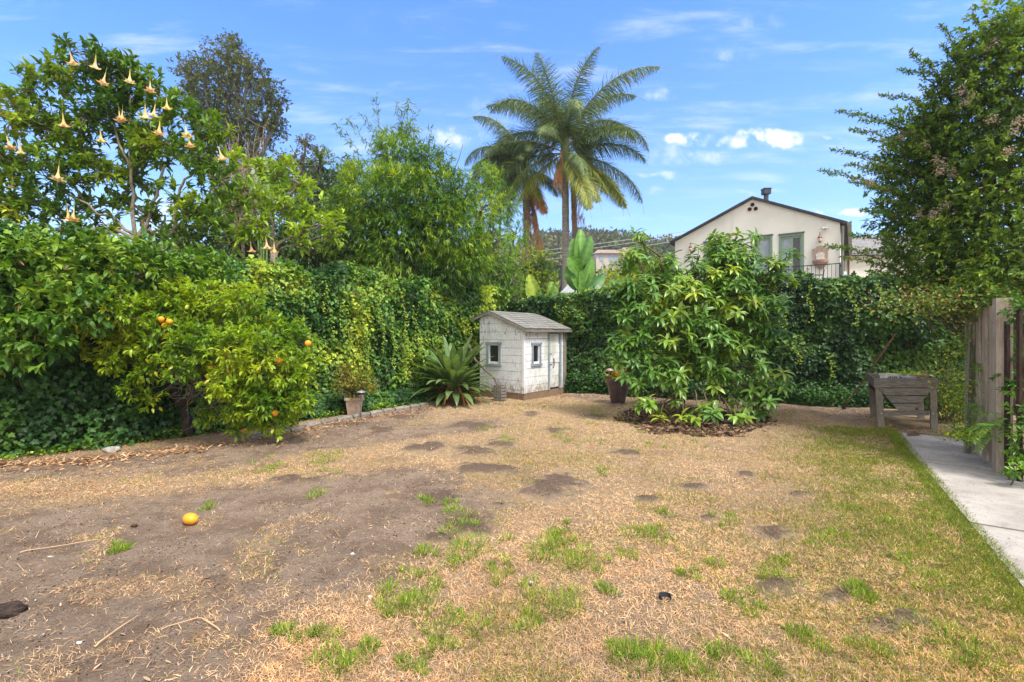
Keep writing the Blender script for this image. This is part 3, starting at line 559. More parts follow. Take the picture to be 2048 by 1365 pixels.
# ---- ivy walls
def hedge(name, label, A, B, h0, h1, n_ivy, n_small, seed, pal, strands, L=.075, dens_small=.05):
    A = np.array(A, float); B = np.array(B, float); ln = np.linalg.norm(B - A); e = (B - A) / ln; no = np.array([e[1], -e[0]])
    if no[1] > 0: no = -no
    root = thing(name, label, 'hedge', (*(A + B) / 2, 0))
    def top(s): return h0 + (h1 - h0) * s / ln + .38 * (fbm(s * .9, s * 0 + 3, seed) - .5) + .3 * (vn(s * 3.1, s * 0, seed + 1) - .5)
    def bul(s, z): return .16 + .55 * fbm(s * 1.1, z * 1.0, seed + 2, 3) + .12 * sstep(z, 1.2, 2.4) - .1 * sstep(z, .9, .0)
    m_ = MB(); m_.box(((A + B)[0] / 2 - no[0] * .08, (A + B)[1] / 2 - no[1] * .08, (min(h0, h1) - .35) / 2), (ln, .16, min(h0, h1) - .35), [[e[0], e[1], 0], [-e[1], e[0], 0], [0, 0, 1]], (.09, .08, .065))
    m_.build('wall', M['stone'], root)
    up = np.array([0, 0, 1.]); N3 = np.array([no[0], no[1], 0])
    def surf(n, tmpl, Lf, pal, mbx, dep=.3, topfrac=.22):
        s = rng.random(n) * ln; H = top(s); z = rng.random(n) ** .95 * H
        k = rng.random(n) < topfrac; th = rng.random(n); b = bul(s, z)
        off = b - rng.random(n) ** 1.3 * dep * 1.3
        # the crest curls back over the wall top
        off = np.where(k, (bul(s, H) * (1 - th) - .5 * th), off); z = np.where(k, H + .10 * np.sin(th * 3.14) + rng.normal(0, .05, n), z)
        off += .10 * (vn(s * 7, z * 7, seed + 5) - .5)
        p = np.stack([A[0] + e[0] * s + no[0] * off, A[1] + e[1] * s + no[1] * off, np.maximum(z, .01)], 1)
        d = nrm(-up * .8 + N3 * .45 + runit(n) * .6); d = np.where(k[:, None], nrm(N3 * .8 + runit(n) * .8), d)
        nn = N3 * .8 + up * .75 + runit(n) * .5; l = Lf * rng.uniform(.6, 1.3, n)
        mbx.leaves(p, d, nn, l, l * 1.0, tmpl, clumpcol(p, pal, 1.6, seed + 7, .22)); return s, z
    f = MB(); surf(n_ivy, IVY, L, pal, f); surf(n_small, SMALL, L * .62, [pal[0], pal[1], tuple(np.array(pal[-1]) * 1.15)], f)
    # long hanging runners of yellow-green young leaves
    for (s0, zt, zb, lean) in strands:
        n = int((zt - zb) * 75); t = rng.random(n); s = s0 + lean * t + .045 * np.sin(t * 9 + s0) + rng.normal(0, .03, n); z = zt + (zb - zt) * t
        b = bul(s, z) + .06 + rng.random(n) * .05; p = np.stack([A[0] + e[0] * s + no[0] * b, A[1] + e[1] * s + no[1] * b, z], 1)
        l = rng.uniform(.03, .06, n); f.leaves(p, nrm(N3 * .7 - up * .6 + runit(n) * .7), N3 + up * .6 + runit(n) * .4, l, l * .9, SMALL, pick([(.15, .26, .03), (.11, .21, .025), (.21, .29, .035), (.07, .16, .02)], n, .15))
    # young growth on the crest
    n = int(ln * 1100); s = rng.random(n) * ln; H = top(s); puff = vn(s * 2.2, s * 0 + 7, seed + 9); k = rng.random(n) < sstep(puff, .2, .7); s, H = s[k], H[k]; n = len(s)
    off = rng.uniform(-.35, .45, n); z = H + rng.uniform(-.22, .13, n) * (1 + .6 * puff[k]); p = np.stack([A[0] + e[0] * s + no[0] * off, A[1] + e[1] * s + no[1] * off, z], 1)
    l = rng.uniform(.03, .07, n); f.leaves(p, nrm(runit(n) + N3 * .4 + up * .2), up + N3 * .5 + runit(n) * .5, l, l * .9, SMALL, pick([(.15, .26, .03), (.11, .21, .025), (.21, .29, .035), (.07, .16, .02)], n, .18))
    # dead brown leaves
    n = int(ln * 22); s = rng.random(n) * ln; z = rng.uniform(.2, 2.7, n); s = s + .1 * rng.normal(size=n); b = bul(s, z) + .03
    p = np.stack([A[0] + e[0] * s + no[0] * b, A[1] + e[1] * s + no[1] * b, z], 1); f.leaves(p, nrm(runit(n) - up * .6), N3 + runit(n) * .5, np.full(n, .05), np.full(n, .03), CURL, pick([(.10, .06, .035), (.15, .09, .05)], n))
    f.build('foliage', M['leaf'], root)
    # woody runners
    v = MB()
    for _ in range(int(ln * 7)):
        s0 = rng.random() * ln; z = np.linspace(.0, rng.uniform(1., 2.7), 8); s = s0 + np.cumsum(rng.normal(0, .06, 8)); b = bul(s, z) - .08
        v.tube(np.stack([A[0] + e[0] * s + no[0] * b, A[1] + e[1] * s + no[1] * b, z], 1), np.linspace(.012, .004, 8), 5, (.16, .11, .08))
    v.build('stems', M['bark'], root)
    return root, A, e, no
IVYPAL = [(.012, .043, .014), (.018, .064, .018), (.028, .09, .022), (.045, .125, .026), (.09, .185, .035)]
IVYPAL2 = [(.016, .06, .014), (.03, .105, .02), (.07, .18, .03), (.16, .29, .04), (.27, .37, .045)]
sl = [(s, zt, zb, ln_) for s, zt, zb, ln_ in [(4.9, 2.4, 1.5, .2), (6.0, 2.6, 1.6, .3), (6.5, 2.5, 1.2, .35), (7.0, 2.7, 1.5, .3), (7.4, 2.3, 1.1, .3), (7.8, 2.6, .9, .35), (8.2, 2.5, 1.2, .3), (8.6, 2.2, .8, .2), (8.9, 2.7, 1.5, .2), (9.3, 2.4, .8, .15), (9.8, 2.6, 1.4, .2), (10.2, 2.3, .9, .1), (2.6, 1.2, .4, .1), (3.2, 1.5, .5, .1), (1.9, 1.0, .3, .1), (5.5, 2.7, 1.9, .2), (9.0, 1.9, .5, .1)]]
hedge('ivy_hedge', 'tall wall of small leaved ivy with yellow runners from the left edge to the playhouse', (-9, 5.0), (-.5, 14.25), 2.98, 2.75, 30000, 42000, 100, IVYPAL2, sl, .085)
sr = [(1.9, 2.5, 1.7, .15), (2.25, 2.5, 1.9, -.2), (7.5, 2.6, 1.7, .1), (8.1, 2.8, 1.9, .05), (8.9, 2.7, 1.8, .15), (9.4, 2.9, 2.1, .1), (6.9, 2.3, 1.4, .1), (7.8, 1.6, .9, .1), (10.1, 2.7, 2.1, .1), (8.5, 1.2, .6, .1)]
hedge('ivy_hedge', 'dark green big leaved ivy wall behind the avocado tree and the raised planter', (-.3, 14.95), (11.3, 10.3), 2.62, 2.82, 36000, 30000, 200, IVYPAL, sr, .10)

# ground ivy spilling from the left bed
mb = MB(); n = 30000; t = rng.random(n); a = np.array([-9.6, 4.9]); b = np.array([-1.0, 13.4]); e = (b - a) / np.linalg.norm(b - a); no = np.array([e[1], -e[0]]); s = t * np.linalg.norm(b - a)
wdt = np.interp(s, [0, 2, 4, 6, 8, 12], [1.15, 1.15, 1.05, .9, .75, .5]) * (.75 + .5 * fbm(s * 1.6, s * 0, 300)); off = rng.random(n) ** .8 * wdt
Hf = np.interp(s, [0, 4.6, 6.0, 7.0, 8, 12], [2.0, 2.0, 1.4, .55, .34, .28]) * (.75 + .5 * fbm(s * 1.3, s * 0, 303)); zz = rng.random(n) ** .9
off = wdt * (1 - .45 * zz ** 1.4) - rng.random(n) ** 1.5 * .4 * wdt + .16 * (fbm(s * 2.2, zz * 3, 304) - .5); z = .02 + zz * Hf
p = np.stack([a[0] + e[0] * s + no[0] * (off + .25), a[1] + e[1] * s + no[1] * (off + .25), z], 1); l = rng.uniform(.045, .095, n)
mb.leaves(p, nrm(runit(n) * .7 + np.array([no[0] * .6, no[1] * .6, -.6])), np.array([no[0] * .9, no[1] * .9, .8]) + runit(n) * .5, l, l, IVY, clumpcol(p, IVYPAL[:4] + [(.09, .19, .03)], 2.2, 302, .25))
n = 5000; s = rng.uniform(2.4, 11.5, n); wd2 = np.interp(s, [0, 2, 4, 6, 8, 12], [1.15, 1.15, 1.05, .9, .75, .5]); off = wd2 * rng.uniform(.6, 1.02, n); p = np.stack([a[0] + e[0] * s + no[0] * (off + .25), a[1] + e[1] * s + no[1] * (off + .25), .02 + rng.random(n) * .16 * fbm(s * 3, s * 0, 305)], 1)
l = rng.uniform(.025, .05, n); mb.leaves(p, runit(n), np.array([0, 0, 1.]) + runit(n) * .5, l, l, SMALL, pick([(.12, .25, .03), (.06, .16, .025), (.3, .4, .05)], n, .2, [3, 3, 1.2]))
tag(mb.build('ground_ivy', M['leaf']), 'low ivy spilling over the left bed edge', 'ground ivy', kind='stuff')
# low growth at the foot of the back ivy wall
mb = MB(); n = 9000; a = np.array([1.4, 13.6]); b = np.array([10.2, 10.0]); e = (b - a) / np.linalg.norm(b - a); no = np.array([e[1], -e[0]]); s = rng.random(n) * np.linalg.norm(b - a); off = rng.random(n) * .38 * (.4 + vn(s * 2, s * 0, 33))
p = np.stack([a[0] + e[0] * s + no[0] * off, a[1] + e[1] * s + no[1] * off, rng.random(n) * .55 * (1 - off / .95)], 1); l = rng.uniform(.04, .08, n)
mb.leaves(p, nrm(runit(n) + np.array([no[0], no[1], -.2])), np.array([0, -.5, 1.]) + runit(n) * .4, l, l, IVY, clumpcol(p, IVYPAL[:4], 2, 306, .25))
tag(mb.build('ground_ivy', M['leaf']), 'low leafy growth along the foot of the back ivy wall', 'ground ivy', kind='stuff')

# ---- edging stones of the left bed
EDGE = [(-60, 940), (90, 925), (210, 910), (330, 899), (420, 890), (500, 880), (560, 869), (600, 860), (640, 849), (680, 841), (725, 833), (775, 824), (825, 816), (870, 808), (900, 805)]
EP = np.array([G(*q) for q in EDGE]); seg = np.linalg.norm(np.diff(EP, axis=0), axis=1); cs = np.concatenate([[0], np.cumsum(seg)])
s0 = cs[5]; k = 0
while s0 < cs[-1] - .3:
    Ls = random.uniform(.28, .42); c = [np.interp(s0 + Ls / 2, cs, EP[:, j]) for j in range(2)]; c2 = [np.interp(s0 + Ls / 2 + .1, cs, EP[:, j]) for j in range(2)]
    e = nrm(np.array(c2) - np.array(c)); m_ = MB()
    xs_ = np.linspace(-.5, .5, 5); prof = [(-.5, -.03), (-.5, .04), (-.32, .07), (.32, .07), (.5, .04), (.5, -.03)]
    v = []
    for i, t in enumerate(xs_):
        end = .8 if i in (0, 4) else 1.0
        for (q, zz) in prof: v.append((c[0] + e[0] * t * Ls * .96 - e[1] * q * .13 * end, c[1] + e[1] * t * Ls * .96 + e[0] * q * .13 * end, zz * end + .012 * (vn(np.array([t * 3 + k]), np.array([q * 4]), 5)[0] - .5)))
    fq = [[i * 6 + j, i * 6 + (j + 1) % 6, (i + 1) * 6 + (j + 1) % 6, (i + 1) * 6 + j] for i in range(4) for j in range(6)]
    m_.add(v, [np.array(fq), np.array([[0, 5, 4, 3, 2, 1]]), np.array([[24, 25, 26, 27, 28, 29]])], tuple(np.array((.27, .235, .20)) * random.uniform(.75, 1.1)))
    tag(m_.build('edging_stone', M['stone']), 'grey edging stone in the row along the left planting bed', 'edging stone', 'edging stones of the left bed'); s0 += Ls + .02; k += 1


# ------------------------------------------------------------------ plants of the yard
def foliage_on_tips(fm, wm, base, blobs, K, n, L, W, tmpl, pal, br=(.02, .004), trunk=(.06, .03), spread=.9, droop=.4, seed=0, shell=.4, csc=1.2, wood=True, yflat=1., up=.25, stemlen=.1, every=1, bcol=BARK):
    C, d, k, BC, BR = blob_samples(blobs, K, shell, yflat)
    C[:, 2] = np.maximum(C[:, 2], .12)
    A = nrm(d * 1.0 + np.array([0, 0, up]) + runit(K) * .3)
    clusters(fm, C, A, n, L, W, tmpl, clumpcol(C, pal, csc, seed), spread, droop, stemlen)
    if wood:
        for i, b in enumerate(BC): bough(wm, base[i % len(base)] if isinstance(base, list) else base, b, trunk[0], trunk[1], .06, bcol, 8, .05)
        for i in range(0, K, every):
            s_ = BC[k[i]] + runit(1)[0] * BR[k[i]] * .25; bough(wm, s_, C[i], br[0], br[1], rng.uniform(-.05, .1), bcol, 5, .05, 4)
    return C

# avocado
av = P(1360, 815, 9.75); av[2] = 0
t = thing('avocado_tree', 'young avocado tree with drooping glossy leaves growing from a mulch ring', 'tree', av)
fm, wm = MB(), MB()
j1 = P(1372, 740, 9.75)
for a, b, r0, r1 in [((1358, 822, 9.75), (1372, 742, 9.75), .085, .07), ((1372, 742, 9.75), (1378, 690, 9.75), .07, .055), ((1352, 800, 9.7), (1340, 735, 9.6), .05, .04), ((1340, 735, 9.6), (1338, 690, 9.6), .04, .035),
                     ((1338, 690, 9.6), (1322, 620, 9.6), .035, .03), ((1322, 620, 9.6), (1322, 515, 9.6), .03, .022), ((1378, 690, 9.75), (1430, 560, 9.9), .05, .025), ((1430, 560, 9.9), (1462, 470, 9.9), .025, .012),
                     ((1378, 690, 9.75), (1320, 690, 9.4), .03, .02), ((1380, 700, 9.7), (1500, 620, 9.5), .04, .015), ((1376, 720, 9.7), (1480, 740, 9.1), .03, .012), ((1322, 515, 9.6), (1270, 480, 9.5), .02, .012),
                     ((1322, 515, 9.6), (1365, 500, 9.6), .02, .012), ((1400, 640, 9.8), (1560, 540, 9.6), .03, .012), ((1380, 730, 9.7), (1290, 700, 9.2), .03, .012), ((1365, 790, 9.7), (1480, 810, 8.8), .025, .01), ((1358, 800, 9.6), (1290, 820, 8.9), .022, .01), ((1500, 530, 9.8), (1545, 515, 9.6), .018, .01)]:
    bough(wm, P(*a), P(*b), r0, r1, .03, (.17, .12, .085), 7, .04, 8)
AVB = [(1462, 500, 9.9, 52), (1440, 540, 9.8, 60), (1500, 545, 9.8, 55), (1570, 520, 9.6, 26), (1560, 560, 9.6, 40), (1390, 555, 9.6, 62), (1330, 545, 9.5, 48), (1275, 470, 9.5, 18), (1275, 520, 9.4, 32), (1245, 580, 9.3, 32),
       (1300, 600, 9.2, 60), (1370, 610, 9.2, 70), (1450, 610, 9.3, 72), (1520, 620, 9.3, 52), (1545, 660, 9.3, 30), (1240, 640, 9.2, 30), (1260, 700, 9.1, 45), (1330, 680, 9.0, 60), (1410, 690, 9.0, 65), (1480, 680, 9.2, 50),
       (1262, 735, 9.0, 34), (1330, 730, 8.8, 42), (1290, 765, 8.9, 30), (1430, 745, 9.0, 42), (1500, 735, 9.1, 45), (1550, 760, 9.0, 30), (1365, 770, 8.8, 18), (1500, 795, 8.9, 40), (1535, 825, 8.7, 14), (1300, 822, 8.7, 26), (1270, 830, 8.6, 12),
       (1370, 835, 8.5, 14), (1420, 822, 8.5, 22), (1490, 825, 8.6, 16), (1345, 795, 8.8, 12), (1440, 800, 8.8, 26), (1465, 832, 8.6, 14), (1320, 838, 8.5, 14), (1300, 805, 8.8, 16), (1400, 838, 8.4, 12), (1520, 800, 8.8, 22)]
AVP = [(.045, .125, .04), (.065, .165, .045), (.09, .205, .05), (.14, .255, .05), (.23, .32, .045)]
C, d, k_, _, _ = blob_samples(AVB, 700, .42); C[:, 2] = np.maximum(C[:, 2], .14)
rosettes(fm, C, nrm(d * .7 + np.array([0, -.1, .75]) + runit(700) * .25), 10, .20, .40, LEAF, clumpcol(C, AVP, 1.6, 400), .55, .3)
BCs = np.array([P(b[0], b[1], b[2]) for b in AVB])
for i in range(len(C)):
    j = np.argmin(np.linalg.norm(BCs - C[i], axis=1)); bough(wm, BCs[j] - np.array([0, 0, .06]), C[i], .009, .004, .1, (.12, .14, .05), 5, .04, 4)
for b in BCs:
    q = b + (P(1372, 700, 9.7) - b) * .45; q[2] -= .05; bough(wm, q, b, .016, .009, .12, (.15, .11, .07), 6, .05, 5)
fm.build('crown', M['glossleaf'], t, True); wm.build('trunk', M['bark'], t, True)
mbf = MB(); X = rng.uniform(2.1, 5.1, 60); 
# black drip hose in the mulch
m_ = MB(); h = np.array([G(1418, 846), G(1428, 841), G(1438, 848), G(1450, 851), G(1462, 852), G(1470, 848)]); h[:, 2] = .05; m_.tube(h, .022, 8, (.02, .02, .022))
tag(m_.build('drip_hose', M['plain']), 'short black hose lying in the mulch under the avocado tree', 'hose')

# citrus
cb = P(378, 868, 7.65); cb[2] = 0
t = thing('orange_tree', 'low spreading orange tree with yellowish leaves and ripe oranges', 'tree', cb); fm, wm = MB(), MB()
for a, b, r0, r1 in [((378, 868, 7.65), (366, 815, 7.6), .075, .06), ((366, 815, 7.6), (338, 770, 7.5), .05, .04), ((366, 812, 7.6), (400, 765, 7.5), .045, .035), ((338, 770, 7.5), (330, 700, 7.4), .04, .02), ((400, 765, 7.5), (470, 740, 7.3), .035, .018),
                     ((400, 765, 7.5), (430, 690, 7.4), .03, .018), ((338, 770, 7.5), (250, 730, 7.2), .03, .014), ((470, 740, 7.3), (570, 740, 7.2), .02, .01), ((330, 700, 7.4), (260, 650, 7.3), .02, .01), ((400, 770, 7.4), (520, 810, 7.3), .02, .008)]:
    bough(wm, P(*a), P(*b), r0, r1, .02, (.055, .045, .036), 7, .06, 8)
CB = [(340, 610, 7.3, 55), (280, 620, 7.3, 50), (400, 620, 7.4, 60), (460, 640, 7.4, 60), (520, 650, 7.5, 50), (570, 670, 7.5, 48), (605, 690, 7.4, 35), (250, 665, 7.0, 55), (200, 655, 6.9, 38), (320, 680, 7.0, 60), (390, 700, 6.9, 60), (460, 700, 6.9, 60),
      (530, 710, 7.0, 60), (580, 740, 7.1, 50), (600, 760, 7.1, 32), (560, 790, 7.1, 45), (540, 840, 7.2, 30), (580, 820, 7.2, 30), (500, 760, 7.0, 40), (260, 780, 6.9, 26), (290, 740, 6.9, 34), (170, 700, 6.9, 20), (590, 850, 7.3, 10), (350, 570, 7.4, 30), (420, 580, 7.4, 30), (480, 820, 7.1, 34), (450, 780, 7.0, 34), (520, 850, 7.2, 22), (410, 820, 7.3, 30), (220, 720, 6.8, 36), (620, 720, 7.2, 26), (470, 860, 7.1, 20), (300, 800, 7.0, 26), (140, 640, 6.7, 40), (520, 800, 6.9, 40), (600, 800, 7.0, 30), (440, 770, 6.7, 34), (350, 740, 6.7, 34), (240, 620, 6.7, 45), (180, 600, 6.7, 35), (480, 600, 7.2, 45), (560, 860, 7.1, 18)]
CP = [(.06, .15, .02), (.10, .21, .022), (.145, .265, .024), (.20, .32, .03), (.28, .39, .04)]
C = foliage_on_tips(fm, wm, P(366, 800, 7.6), CB, 2700, 8, .085, .42, LEAF, CP, (.006, .003), (.014, .008), .9, .15, 410, .45, 2.2, False, 1., .3, .09)
yl = blob_samples(CB, 420, .3)[0]; fm.leaves(yl, nrm(runit(420) - [0, 0, .5]), runit(420) + [0, -.5, .6], .085, .04, LEAF, pick([(.27, .29, .025), (.22, .28, .025)], 420))
BCs = np.array([P(b[0], b[1], b[2]) for b in CB])
for b in BCs: bough(wm, P(366 + rng.uniform(-20, 40), 760, 7.4), b, .016, .006, .06, (.13, .12, .09), 7, .06, 5)
for i in range(0, len(C), 3):
    j = np.argmin(np.linalg.norm(BCs - C[i], axis=1)); bough(wm, BCs[j], C[i], .005, .0025, .0, (.14, .14, .10), 4, .06, 3)
for _ in range(150):          # grey dead twigs under the crown
    a = P(rng.uniform(360, 470), rng.uniform(735, 800), 7.25); b = a + rng.normal(0, 1, 3) * [.35, .2, .25]; bough(wm, a, b, .006, .002, 0, (.24, .21, .17), 5, .12, 3)
fm.build('crown', M['citrus'], t, True); wm.build('trunk', M['bark'], t, True)
def ball(r, sq=(1, 1, .95), seed=1, col=(.80, .33, .02)):
    th = np.linspace(0, np.pi, 13); ph = np.arange(20) * 2 * np.pi / 20
    v = np.stack([np.outer(np.sin(th), np.cos(ph)), np.outer(np.sin(th), np.sin(ph)), np.outer(np.cos(th), np.ones(20))], -1) * np.array(sq) * r
    v[0, :, 2] -= r * .06; v[-1, :, 2] += r * .08
    i = np.arange(12)[:, None]; j = np.arange(20)[None]; j2 = (j + 1) % 20; m_ = MB(); m_.add(v.reshape(-1, 3), [np.stack([i * 20 + j, (i + 1) * 20 + j, (i + 1) * 20 + j2, i * 20 + j2], -1).reshape(-1, 4)], col); return m_
FR = [(280, 642), (322, 639), (339, 644), (330, 652), (442, 728), (451, 711), (455, 716), (418, 732), (426, 737), (460, 745), (519, 732), (516, 742), (559, 722), (550, 827), (616, 687), (333, 672)]
f0 = None
for (px, py) in FR:
    q = P(px, py, 6.98)
    if f0 is None:
        f0 = ball(.046).build('fruit', M['fruit'], None, True); o = f0
    else: o = f0.copy(); sc.collection.objects.link(o)
    o.parent = t; o.location = tuple(q - np.array(t['_o'])); o.rotation_euler = (rng.uniform(-.3, .3), rng.uniform(-.3, .3), rng.uniform(0, 6))
    wq = MB()
o = ball(.056, (1.18, .92, .86)).build('fallen_orange', M['fruit'], None, True); q = G(381, 1044); o.location = (q[0], q[1], .056 * .86 + float(zground(q[0:1], q[1:2])[0]) - .003); o.rotation_euler = (0, .15, -.2)
tag(o, 'plump oval orange lying alone on the bare brown dirt', 'orange')
o = ball(.045).build('fallen_orange', M['fruit'], None, True); q = G(489, 871); o.location = (q[0], q[1], .075); tag(o, 'small orange resting on the leaves at the bed edge below the orange tree', 'orange')

# big leafy vine heaped over the left end of the ivy wall
t = thing('passion_vine', 'broad leaved climbing vine heaped over the ivy wall at the left edge', 'vine', (-7, 6.6, 0)); fm, wm = MB(), MB()
VB = [(-60, 560, 6.4, 110), (40, 540, 6.5, 80), (130, 530, 6.7, 80), (220, 530, 6.9, 70), (300, 530, 7.2, 60), (-40, 660, 6.2, 90), (60, 640, 6.2, 75), (140, 620, 6.3, 70), (20, 710, 6.0, 40), (100, 700, 6.1, 38), (200, 600, 6.6, 60), (370, 535, 7.6, 50), (440, 545, 8.0, 45), (60, 500, 6.8, 60), (160, 495, 7.0, 50)]
VP = [(.02, .065, .018), (.03, .095, .02), (.05, .135, .022), (.085, .19, .028), (.15, .26, .04)]
C = foliage_on_tips(fm, wm, P(60, 700, 6.8), VB, 1150, 7, .115, .5, LEAF, VP, (.006, .003), (.012, .006), .9, .45, 420, .35, 1.8, False)
q = blob_samples(VB, 90, .2)[0]; fm.leaves(q, nrm(runit(90) - [0, 0, .9]), runit(90) + [0, -1, .3], .10, .035, CURL, pick([(.14, .085, .05), (.10, .06, .035)], 90))
for b in VB[::4]: bough(wm, P(60, 880, 7.2) * [1, 1, 0], P(*b[:3]), .012, .006, .02, (.10, .08, .05), 8, .06, 5)
fm.build('foliage', M['leaf'], t, True); wm.build('stems', M['bark'], t)

# angel's trumpets
def trumpet_mesh(col_in, L=.24):
    m_ = MB(); prof = [(.008, 0), (.013, -.2), (.02, -.45), (.034, -.65), (.055, -.80), (.085, -.93), (.125, -1.0), (.15, -.97)]; seg = 20; th = np.arange(seg) * 2 * np.pi / seg
    v = []; cc = []
    for i, (r, z) in enumerate(prof):
        k = max(0, (i - 4) / 3); rr = r * (1 + k * .42 * np.cos(th * 5)); zz = z * L + k * .015 * np.cos(th * 5)
        v.append(np.stack([rr * L / .24, rr * 0, zz], 1)); v[-1] = np.stack([rr * np.cos(th) * L / .24, rr * np.sin(th) * L / .24, zz], 1)
        mixv = np.clip((i - 2) / 4, 0, 1); c = np.array((.60, .62, .30)) * (1 - min(1, i / 2)) + np.array((.80, .72, .50)) * min(1, i / 2); c = c * (1 - mixv) + np.array(col_in) * mixv; cc.append(np.tile(c, (seg, 1)))
    i = np.arange(7)[:, None]; j = np.arange(seg)[None]; j2 = (j + 1) % seg
    m_.add(np.vstack(v), [np.stack([i * seg + j, i * seg + j2, (i + 1) * seg + j2, (i + 1) * seg + j], -1).reshape(-1, 4)], np.vstack(cc))
    m_.tube([(0, 0, .09), (.0, 0, .03), (0, 0, -.07)], [.004, .011, .012], 6, (.22, .33, .07)); return m_
def angel(label, base, blobs, K, flowers, pal, extra_stems, n=9, L=.19, seed=0, Yf=8.6):
    t = thing('angels_trumpet', label, 'shrub', (base[0], base[1], 0)); fm, wm = MB(), MB()
    C, d, k, BC, BR = blob_samples(blobs, K, .6)
    A = nrm(d * .6 + np.array([0, 0, .7]) + runit(K) * .3); clusters(fm, C, A, n, L, .36, LEAF, clumpcol(C, pal, 1.1, seed), .95, .25, .12)
    fork = base + np.array([0, 0, 0.])
    order = np.argsort(np.linalg.norm(BC - fork, axis=1)); placed = [fork]; par = {}
    for i in order:
        dd = [np.linalg.norm(BC[i] - q) + .35 * np.linalg.norm(q - fork) for q in placed]; q = placed[int(np.argmin(dd))]
        dist = np.linalg.norm(BC[i] - fork); r = np.clip(.034 - dist * .007, .010, .04); bough(wm, q, BC[i], r * 1.25, r * .8, .05, (.235, .20, .14), 9, .045, 7); placed.append(BC[i])
    for i in range(K):
        bough(wm, BC[k[i]] + runit(1)[0] * .08, C[i] - A[i] * .05, .0095, .005, -.06, (.22, .21, .12), 6, .07, 4)
    for a, b, r in extra_stems: bough(wm, P(*a), P(*b), r, r * .6, .03, (.26, .22, .17), 9, .04, 8)
    bough(wm, (base[0], base[1], .0), base, .09, .07, 0, (.24, .2, .15), 6, .02, 9)
    fm.build('foliage', M['leaf'], t, True); wm.build('stems', M['bark'], t, True)
    protos = [trumpet_mesh((.74, .50, .36)).build('flower', M['flower'], None, True), trumpet_mesh((.78, .70, .58), .26).build('flower', M['flower'], None, True), trumpet_mesh((.78, .72, .30), .22).build('flower', M['flower'], None, True)]; used = set()
    for i, (px, py) in enumerate(flowers):
        kk = 2 if i % 6 == 5 else i % 2; o = protos[kk]
        if kk in used: o = o.copy(); sc.collection.objects.link(o)
        used.add(kk); q = P(px, py, Yf) + np.array([0, 0, .17]); o.parent = t; o.location = tuple(q - np.array(t['_o'])); s_ = rng.uniform(.85, 1.15); o.scale = (s_ * .50, s_ * .50, s_ * .92)
        o.rotation_euler = (rng.uniform(-.3, .15), rng.uniform(-.25, .25), rng.uniform(0, 6))
    for kk, o in enumerate(protos):
        if kk not in used: bpy.data.objects.remove(o)
    return t
ATB = [(140, 90, 9, 34), (180, 130, 9, 55), (110, 150, 9, 50), (60, 175, 8.8, 45), (240, 140, 9.2, 55), (290, 175, 9.3, 50), (330, 210, 9.3, 50), (390, 235, 9.3, 42), (430, 270, 9.2, 42), (30, 240, 8.7, 60), (100, 250, 8.9, 60), (180, 230, 9, 60), (250, 240, 9.2, 60),
       (320, 290, 9.2, 55), (400, 330, 9, 55), (440, 360, 8.9, 40), (-40, 200, 8.7, 70), (-60, 320, 8.7, 90), (40, 330, 8.7, 65), (120, 340, 8.8, 60), (200, 330, 9.2, 55), (270, 350, 9.4, 50), (350, 400, 8.9, 45), (400, 420, 8.8, 45), (430, 440, 8.8, 36), (30, 410, 8.7, 60), (110, 420, 8.8, 50), (-60, 440, 8.6, 80), (180, 420, 9.2, 40), (350, 460, 8.8, 30), (240, 400, 9.3, 40), (300, 430, 9.4, 36), (220, 460, 9.0, 30), (150, 460, 8.9, 34), (60, 470, 8.7, 40), (290, 300, 9.2, 45), (150, 290, 9, 45), (220, 190, 9.1, 45), (380, 300, 9.2, 40)]
ATP = [(.035, .10, .022), (.06, .145, .025), (.09, .19, .028), (.15, .25, .03), (.28, .34, .04)]
FL = [(212, 163), (260, 158), (300, 180), (311, 226), (125, 243), (200, 277), (12, 290), (39, 299), (245, 237), (290, 225), (320, 260), (370, 268), (435, 310), (133, 430), (149, 434), (25, 365), (138, 118), (333, 213), (375, 290), (192, 128), (238, 240), (118, 350)]
angel('tall branching angels trumpet with many hanging peach flowers above the ivy wall at left', P(272, 478, 9.1), ATB, 1500, FL, ATP,
      [((272, 500, 9.1), (262, 330, 9.1), .04), ((280, 500, 9.1), (330, 330, 9.3), .035), ((345, 510, 9.3), (352, 400, 9.2), .04), ((270, 470, 9.1), (120, 380, 8.9), .03), ((275, 480, 9.1), (150, 455, 8.8), .028), ((300, 510, 9.4), (296, 400, 9.4), .03), ((318, 520, 9.5), (330, 430, 9.6), .03), ((262, 340, 9.1), (200, 200, 9), .024), ((262, 340, 9.1), (262, 190, 9.1), .024)], 11, .15, 430, 8.4)
ATB2 = [(520, 330, 10.2, 30), (560, 350, 10.2, 40), (600, 370, 10.1, 34), (500, 390, 10, 40), (560, 410, 10, 45), (620, 420, 10, 42), (660, 450, 9.9, 36), (520, 450, 9.8, 40), (600, 465, 9.8, 40), (480, 470, 9.6, 34), (460, 330, 10, 36), (450, 400, 9.8, 36)]
angel('yellow green angels trumpet with bare pale twigs between the tall one and the bamboo', P(548, 500, 9.9), ATB2, 300, [(500, 497), (531, 488), (548, 500)], [(.10, .22, .03), (.17, .30, .03), (.27, .38, .045)], [((548, 510, 9.9), (540, 420, 9.9), .035), ((520, 510, 10), (470, 420, 10), .02), ((560, 500, 9.9), (660, 470, 9.9), .02)], 8, .16, 431, 9.6)

